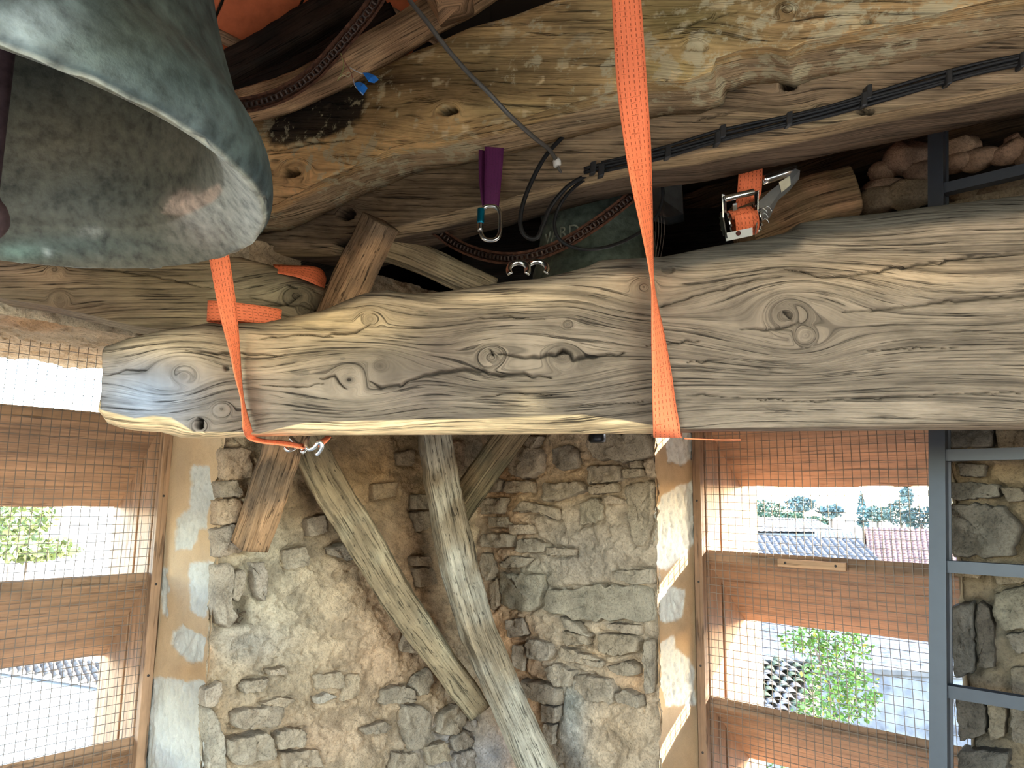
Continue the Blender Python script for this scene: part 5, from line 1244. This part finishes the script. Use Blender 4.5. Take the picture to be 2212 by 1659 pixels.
# ================================================================== loose rubble on the wall head
def lump(cx, cy, rx, ry, rgb, k):
    W = onp(cx, cy, CORNER+D1*0.06, D1)
    d = np.linalg.norm(W-CAM)/FPX
    a, b = rx*d*1.0, ry*d*0.98
    nu, nv = 22, 30
    u = np.linspace(0.02, math.pi-.02, nu); v = np.linspace(0, 2*np.pi, nv, endpoint=False)
    dirs = np.stack([np.sin(u)[:, None]*np.cos(v)[None], np.sin(u)[:, None]*np.sin(v)[None], np.broadcast_to(np.cos(u)[:, None], (nu, nv))], -1)
    rs = np.random.default_rng(k*13+1); pn = rs.normal(size=(13, 3)); pn /= np.linalg.norm(pn, axis=1)[:, None]
    pd_ = 0.72+0.30*rs.random(13)
    dt = dirs@pn.T; rr = np.min(np.where(dt > .12, pd_/np.maximum(dt, .12), 9.0), -1); rr = np.minimum(rr, 1.12)*(1+0.05*fbm(dirs+k, 5.0, 3, k))
    sh = dirs
    X = W+rr[..., None]*(sh[..., :1]*(-D2)*a+sh[..., 1:2]*D1*(0.5*(a+b))+sh[..., 2:]*UP*b)
    c = lin(rgb)*(1+0.25*fbm(X, 20, 3, k)[..., None])
    o = loft('rubble_stone', X, M_STONE, None, True, np.clip(c, .01, 1))
    nz = np.zeros(len(o.data.polygons)*3); o.data.polygons.foreach_get('normal', nz)
    ce = np.zeros(len(o.data.polygons)*3); o.data.polygons.foreach_get('center', ce)
    if (nz.reshape(-1, 3)*(ce.reshape(-1, 3)+WLOC[o.name]-W)).sum() < 0: o.data.flip_normals()
    return o
rub = [(1910,372,30,20,(150,112,80),'rounded tan rubble stone at the left end of the wall head pile'), (1905,402,34,15,(140,106,76),'flat rubble stone under the leftmost rounded one'), (1968,345,44,36,(160,118,86),'largest tan rubble stone left of the ladder stile'),
       (1992,372,32,22,(150,112,82),'wedge shaped rubble stone directly left of the ladder stile'), (2072,325,38,24,(150,114,82),'big pointed rubble stone right of the ladder stile'), (2070,352,34,16,(140,104,74),'low rubble stone beneath the pointed one by the ladder'),
       (2118,345,36,18,(150,112,80),'oval rubble stone above the middle of the upper rung'), (2185,330,32,22,(156,116,84),'brown rubble stone above the right end of the upper rung'), (2190,308,14,16,(150,108,80),'small upright rubble stone topping the right end of the pile'), (2222,335,20,22,(150,112,80),'rubble stone cut by the right edge of the picture'),
       (1900,436,44,26,(124,100,70),'dark squarish rubble stone low beside the round log'), (1978,418,48,30,(140,116,82),'broad pale rubble stone low left of the ladder stile'), (2090,420,44,26,(134,108,74),'wide rubble stone under the upper ladder rung'), (2170,408,44,24,(130,104,72),'dim rubble stone under the right end of the upper rung')]
for k, (cx_, cy_, rx, ry, rgb, lb) in enumerate(rub):
    tag(lump(cx_, cy_, rx, ry, rgb, k+3), lb, 'stone', 'rubble stones on the wall head')

# ================================================================== roof tiles seen behind the bell
P0 = rc[0]; ru = (rc[3]-rc[0])/np.linalg.norm(rc[3]-rc[0])           # along the eaves
rn = np.cross(APEX-rc[0], ru); rn /= np.linalg.norm(rn)
if rn[2] > 0: rn = -rn                                                # points down into the room
rv = np.cross(rn, ru); rv *= np.sign(rv[2])
M_TERRA = plain_mat('terracotta', linr(206, 108, 70), .85, 0, .14, 20, .2, .6)
tq = onp(450, 60, P0+rn*0.012, rn)
for i in range(-3, 4):
    for j in range(-3, 4):
        o = tq+ru*(i*0.225)+rv*(j*0.335)
        bevel_box('roof_tile', o, rv*0.325, ru*0.215, rn*0.012, M_TERRA, ceiling, .004)
for j in range(-3, 5):
    o = tq+ru*(-0.9)+rv*(j*0.335-0.02)+rn*0.012
    bevel_box('tile_batten', o, ru*1.9, rv*0.035, rn*0.025, M_OAK, ceiling, .002, 1, None, lin(176, 132, 92), 0, j+5)

# scrap of hexagonal wire netting hanging beside the small bell
nw = tag(empty('wire_netting', at(1424, 560, 1.98)), 'scrap of hexagonal wire netting beside the small bell', 'wire netting')
for k in range(4):
    pts = [at(1411+6*k+3*math.sin(j*math.pi/1.0+k*math.pi)*(1 if j % 2 else -1)+6*math.sin((j+2)*.33), 462+11*j, 1.98+.004*k) for j in range(10)]
    tube('wire', pts, .0009, M_GALV, nw, 5, 2)

# ================================================================== OUTSIDE
GZ = -7.5
M_GROUND = plain_mat('dry_sunlit_ground', (.25, .225, .18), .95, 0, .22, .35, .1)
V = np.array([(-400, -400, GZ), (400, -400, GZ), (400, 400, GZ), (-400, 400, GZ)], float)
tag(mk('ground', V, [np.array([[0, 1, 2, 3]])], M_GROUND, None, None, None, False), 'pale sunlit ground outside far below the tower', kind='structure')
V, Fs = join([wbox(WL, -THK+.02, LEN+THK-.02, -LEN-THK+.02, -LEN, GZ, -0.06), wbox(WL, -THK+.02, LEN+THK-.02, THK-0.3, THK-.02, GZ, -0.06), wbox(WL, -THK+.02, -THK+.32, -LEN, THK-.02, GZ, -.06), wbox(WL, LEN+THK-.32, LEN+THK-.02, -LEN, THK-.02, GZ, -.06), wbox(WL, -THK+.02, LEN+THK-.02, -LEN-.3, THK-.3, -.12, -.05)])
tag(mk('wall_tower_base', V, Fs, M_MORTAR, None, np.broadcast_to(lin(190, 168, 130), (len(V), 3)), None, False), 'tower base below the bell chamber', kind='structure')

def quad_pt(q, u, v):
    A, B, C_, D = (np.asarray(p) for p in q)
    u = np.asarray(u)[..., None]; v = np.asarray(v)[..., None]
    return (A*(1-u)+B*u)*(1-v)+(D*(1-u)+C_*u)*v
def tiled_mesh(name, q, ncol, nrow, h, mat, parent, rgb, seed=0, jit=.12):
    """rows of canal tiles laid on the quad q (top-left, top-right, bottom-right, bottom-left)"""
    kc, kr = 6, 3
    u = np.linspace(0, 1, ncol*kc+1); v = np.sort(np.concatenate([np.arange(nrow)/nrow, (np.arange(nrow)+.96)/nrow, [1.0]]))
    U, Vv = np.meshgrid(u, v, indexing='ij')
    P = quad_pt(q, U, Vv)
    n = np.cross(np.asarray(q[1])-q[0], np.asarray(q[3])-q[0]); n /= np.linalg.norm(n); n *= np.sign(n[2])
    ph = (U*ncol) % 1.0
    row = np.minimum((Vv*nrow+1e-6).astype(int), nrow-1); colm = np.minimum((U*ncol).astype(int), ncol-1)
    rj = _hash(colm, row, row*0+seed, 3)
    hh = h*(np.abs(np.cos(np.pi*ph))**0.8)*(1+.15*rj)+h*.5*((Vv*nrow) % 1.0)
    X = P+n*hh[..., None]
    c = 0.26*lin(rgb)*(1+jit*rj[..., None]+.12*fbm(X, .8, 3, seed)[..., None])
    o = mk(name, X.reshape(-1, 3), [grid_quads(len(u), len(v))], mat, parent, np.clip(c, .01, 1).reshape(-1, 3), None, False)
    return tag(o, kind='stuff')
M_TILE = plain_mat('fired_clay_tile', (0, 0, 0), .9, 0, .2, 3.0, .15, 0, use_col=True)
M_WHITE = plain_mat('whitewashed_wall', (.17, .165, .16), .9, 0, .1, 1.5)
def house(q, label, ncol, nrow, h, rgb, wallz, wall_mat=M_WHITE, seed=0):
    A, B, C_, D = (np.asarray(p, float) for p in q)
    root = tag(empty('house', (D+C_)/2*np.array([1, 1, 0])+UP*GZ), label, 'house', 'houses seen through the right window')
    tiled_mesh('roof_tiles', q, ncol, nrow, h, M_TILE, root, rgb, seed)
    # walls under the roof slope and a back slope closing it
    E_ = A+(A-D)*np.array([1, 1, -1]); F_ = B+(B-C_)*np.array([1, 1, -1])
    tiled_mesh('back_slope', (E_, F_, B, A), ncol, nrow, h, M_TILE, root, rgb, seed+1)
    ins = lambda p, s: p+(np.mean([A, B, C_, D], 0)-p)*s
    base = [ins(D, .04), ins(C_, .04), ins(F_, .04), ins(E_, .04)]
    top = [p-UP*.12 for p in base]; bot = [p*np.array([1, 1, 0])+UP*GZ for p in base]
    V = np.array(bot+top+[ins(A, .02)-UP*.1, ins(B, .02)-UP*.1])
    mk('walls', V, [np.array([[0, 1, 5, 4], [2, 3, 7, 6]]), np.array([[1, 2, 6], [1, 6, 5], [5, 6, 9], [3, 0, 4], [3, 4, 7], [7, 4, 8]])], wall_mat, root, None, None, False)
    return root
house([at(1560,1154,31), at(1856,1168,31), at(1935,1250,25.5), at(1600,1240,25.5)], 'low house with grey ribbed canal tile roof seen through the right window', 20, 9, .07, (150, 138, 130), -4, M_WHITE, 5)
house([at(1868,1140,42), at(2140,1150,42), at(2160,1262,33), at(1880,1250,33)], 'house with steep pink red tiled roof seen beside the ladder', 24, 16, .05, (170, 112, 92), -4, M_WHITE, 9)
house([at(1640,1118,58), at(1760,1122,58), at(1810,1150,50), at(1590,1148,50)], 'pale low gabled house behind the grey ribbed roof', 18, 6, .05, (205, 190, 172), -5, M_WHITE, 13)
house([at(1760,1150,46), at(1850,1150,46), at(1858,1172,42), at(1760,1172,42)], 'small pale roofed outbuilding between the grey and red roofs', 10, 4, .05, (196, 182, 166), -5, M_WHITE, 17)

# leafy things
def leaves(n, ctr, rad, size, seed, squash=1.0, shell=0.45):
    rs = np.random.default_rng(seed)
    d = rs.normal(size=(n, 3)); d /= np.linalg.norm(d, axis=1)[:, None]
    r = (shell+(1-shell)*rs.random(n)**.5)*(1+.35*fbm(d+seed, 1.6, 3, seed))
    C0 = np.asarray(ctr)+d*r[:, None]*np.asarray(rad)
    a = rs.normal(size=(n, 3)); a /= np.linalg.norm(a, axis=1)[:, None]
    b = np.cross(a, rs.normal(size=(n, 3))); b /= np.linalg.norm(b, axis=1)[:, None]+1e-9
    s = size*(.6+.8*rs.random(n))[:, None]
    V = np.stack([C0-a*s, C0-b*s*.6+a*s*.1, C0+a*s, C0+b*s*.6+a*s*.1], 1).reshape(-1, 3)
    return V, np.arange(n*4).reshape(-1, 4), np.repeat(rs.random(n), 4)
M_LEAF = plain_mat('green_leaf', (0, 0, 0), .6, 0, .1, 2.0, .3, 0, use_col=True)
M_TRUNK = plain_mat('bark', lin(92, 74, 56), .95, 0, .3, 4.0)
def tree(x, y, wpx, hpx, Y, rgb, label, n=700, seed=0, group='trees beyond the roofs', cone=False):
    c = at(x, y, Y); k = Y/FPX
    root = tag(empty('tree', c*np.array([1, 1, 0])+UP*GZ), label, 'tree', group)
    V, f, t = leaves(n, c, (wpx*k/2, wpx*k/2, hpx*k/2), max(.12, 4.0*k), seed)
    if cone:
        z = (V[:, 2]-c[2])/(hpx*k/2); s = np.clip(.75-.6*z, .12, 1.4)[:, None]
        V[:, :2] = c[:2]+(V[:, :2]-c[:2])*s
    col = 0.40*lin(rgb)*(.65+.7*t[:, None])
    tag(mk('foliage', V, [f], M_LEAF, root, np.clip(col, .01, 1), None, False), kind='stuff')
    tube('trunk', [c*np.array([1, 1, 0])+UP*GZ, c-UP*hpx*k*.3], [.010*Y/4, .006*Y/4], M_TRUNK, root, 7, 2)
TR = [(1602,1112,46,70,45,(120,140,70),'light green leafy tree at the left end of the rooftop view'), (1660,1104,74,44,78,(96,128,96),'rounded umbrella shaped tree above the pale gabled house'), (1712,1122,54,30,72,(96,126,80),'small round tree just right of the pale gabled house'),
      (1730,1088,60,34,110,(120,146,140),'hazy blue tree far behind the pale house'), (1795,1104,50,26,100,(120,146,140),'low hazy tree left of the pointed cypress'), (1895,1110,60,34,90,(124,150,130),'pale bushy tree right of the pointed cypress'),  # distance haze is put into the farthest trees' leaf colours
      (1945,1108,60,56,80,(106,134,122),'tall loose tree above the red tiled roof'), (1990,1118,80,44,70,(70,94,84),'dark dense tree beside the ladder stile'), (1958,1072,26,44,105,(130,154,146),'slim hazy treetop rising over the red roof'), (1760,1126,50,20,75,(110,136,96),'flat green hedge like tree between two roofs')]
for k, (x, y, w, h, Y, rgb, lb) in enumerate(TR): tree(x, y, w, h, Y, rgb, lb, 650, 40+k)
tree(1862, 1098, 26, 84, 85, (104, 138, 132), 'narrow pointed cypress standing alone above the roofs', 420, 60, cone=True)
LT = [(30,1125,150,90,26,(170,186,84),'bright yellow green tree outside the left window'), (60,1186,200,50,20,(186,196,90),'sunlit low bush below the tree outside the left window'), (-90,1110,140,120,30,(140,160,80),'leafy tree mostly hidden beyond the left edge')]
for k, (x, y, w, h, Y, rgb, lb) in enumerate(LT): tree(x, y, w, h, Y, rgb, lb, 900, 70+k, 'trees outside the left window')

# near roof of mossy canal tiles: each tile a part
q = [at(1560,1418,16.5), at(1768,1432,16.5), at(1770,1585,12.8), at(1500,1560,12.8)]
near = tag(empty('tiled_roof', quad_pt(q, .5, 1.0)-UP*.2), 'mossy old canal tile roof low outside the right window', 'roof')
V = np.array(q+[p-UP*.25 for p in q]); mk('roof_deck', V, [BOXF], M_TILE, near, np.broadcast_to(lin(96, 88, 70), (8, 3)), None, False)
ex = (q[1]-q[0])/np.linalg.norm(q[1]-q[0]); ey = (q[3]-q[0])/np.linalg.norm(q[3]-q[0]); en = np.cross(ex, ey); en *= np.sign(en[2]); en /= np.linalg.norm(en)
tl, tw = .40, .105
th = np.linspace(0, np.pi, 7)
prof = []
for yy, sc_ in ((0, .85), (1, 1.0)):
    prof.append(np.stack([np.cos(th)*tw*sc_, np.full(7, yy*tl), np.sin(th)*tw*sc_*.75+yy*.03], -1))
    prof.append(np.stack([np.cos(th)*(tw*sc_-.014), np.full(7, yy*tl), np.sin(th)*(tw*sc_-.014)*.75+yy*.03], -1))
TV = np.concatenate(prof); tf = []
for i in range(6):
    tf += [(i, i+1, 14+i+1, 14+i), (7+i+1, 7+i, 21+i, 21+i+1), (14+i, 14+i+1, 21+i+1, 21+i), (i+1, i, 7+i, 7+i+1)]
tile_meshes = []
for k, rgb in enumerate(((150, 132, 116), (170, 140, 122), (126, 122, 92), (98, 104, 58), (184, 168, 158))):
    me = bpy.data.meshes.new('roof_tile'); me.from_pydata([tuple(p) for p in TV], [], tf); me.update()
    ca = me.attributes.new('Col', 'FLOAT_COLOR', 'POINT'); cc = np.ones((len(TV), 4), np.float32); cc[:, :3] = 0.40*lin(rgb); ca.data.foreach_set('color', cc.ravel())
    me.materials.append(M_TILE); tile_meshes.append(me)
R3 = np.stack([ex, ey, en], 1)
Wd = np.linalg.norm(q[1]-q[0]); Hd = np.linalg.norm(q[3]-q[0])
for i in range(int(Wd/.225)+3):
    for j in range(int(Hd/.34)):
        rs = np.random.default_rng(i*31+j)
        p = q[0]+ex*(-.4+i*.225+rs.normal(0, .012)+(-.055*j))+ey*(j*.34+rs.normal(0, .015))+en*.02
        o = bpy.data.objects.new('roof_tile', tile_meshes[int(rs.choice(5, p=[.25, .2, .2, .2, .15]))]); SC.collection.objects.link(o)
        a = rs.normal(0, .05); Rz = np.array([[math.cos(a), -math.sin(a), 0], [math.sin(a), math.cos(a), 0], [0, 0, 1]])
        M4 = np.eye(4); M4[:3, :3] = R3@Rz; M4[:3, 3] = p-WLOC[near.name]
        o.parent = near; o.matrix_local = Matrix([list(map(float, r)) for r in M4])
# pale lichened terrace and a rendered wall behind it
M_TERR = plain_mat('lichen_speckled_stone', (.075, .08, .09), .95, 0, .62, 5.0, .1)
qs = [at(1480,1318,24), at(2200,1360,24), at(2200,1462,18.5), at(1480,1425,18.5)]
V = np.array(qs+[p-UP*.3 for p in qs]); ter = tag(mk('stone_terrace', V, [BOXF], M_TERR, None, None, None, False), 'pale lichen speckled stone roof slab behind the ivy', 'roof slab')
qs = [at(1480,1432,18.0), at(2200,1470,18.0), at(2200,1640,17.4), at(1480,1600,17.4)]
V = np.array(qs+[p+np.array([.05, .2, 0]) for p in qs]); wl_ = tag(mk('garden_wall', V, [BOXF], plain_mat('pale_rendered_wall', (.12, .12, .125), .95, 0, .4, 2.5, .1), None, None, None, False), 'pale rendered wall with weathered coping right of the ivy', 'wall')
cpg = bevel_box('coping', at(1480,1436,17.9), at(2200,1474,17.9)-at(1480,1436,17.9), UP*.14, np.array([0, .3, 0]), plain_mat('weathered_coping', (.09, .085, .08), .95, 0, .3, 5.0), wl_, .02)
# ivy bush
ivc = at(1800, 1460, 13.6)
ivy = tag(empty('ivy_bush', ivc*np.array([1, 1, 0])+UP*(ivc[2]-1.4)), 'bright green ivy bush with yellow flecks outside the right window', 'bush')
allV, allF, allC = [], [], []; off = 0
for k, (x, y, w, h, Y, n) in enumerate(((1745,1385,120,60,13.8,330), (1800,1400,110,80,13.7,330), (1850,1395,60,80,13.8,170), (1800,1460,130,80,13.5,380), (1850,1500,110,110,13.3,420), (1790,1530,150,90,13.2,480), (1740,1570,120,60,13.1,240), (1620,1580,70,50,13.0,120), (1700,1640,200,60,12.8,200))):
    c = at(x, y, Y); kk = Y/FPX
    V, f, t = leaves(n, c, (w*kk/2, .35, h*kk/2), .042, 300+k, shell=.2)
    rs = np.random.default_rng(k); yel = np.repeat(rs.random(n) < .06, 4)
    col = 0.42*linr(112, 150, 50)*(.5+.9*t[:, None]); col[yel] = 0.4*linr(214, 200, 70)
    allV.append(V); allF.append(f+off); allC.append(col); off += len(V)
tag(mk('foliage', np.vstack(allV), [np.vstack(allF)], M_LEAF, ivy, np.clip(np.vstack(allC), .01, 1), None, False), kind='stuff')
for x0, y0, x1, y1 in ((1830,1560,1850,1470), (1800,1570,1790,1470), (1850,1540,1890,1500), (1810,1560,1760,1400)):
    tube('stem', [at(x0, y0, 13.5), at((x0+x1)/2+6, (y0+y1)/2, 13.6), at(x1, y1, 13.5)], .018, M_TRUNK, ivy, 6, 4)
# tiled roof edge outside the left window
q = [at(-160,1375,17), at(300,1450,17), at(330,1500,14.5), at(-160,1425,14.5)]
rl = tag(empty('house', quad_pt(q, .5, 1.)*np.array([1, 1, 0])+UP*GZ), 'tiled house roof sloping away below the left window boards', 'house')
tiled_mesh('roof_tiles', q, 26, 5, .07, M_TILE, rl, (186, 160, 130), 31)
V = np.array([q[3]-UP*.1, q[2]-UP*.1, q[2]*np.array([1, 1, 0])+UP*GZ, q[3]*np.array([1, 1, 0])+UP*GZ]); V = np.vstack([V, V+np.array([-.2, .3, 0])])
mk('walls', V, [BOXF], plain_mat('cream_render', (.60, .56, .50), .95, 0, .1, 1.0), rl, None, None, False)
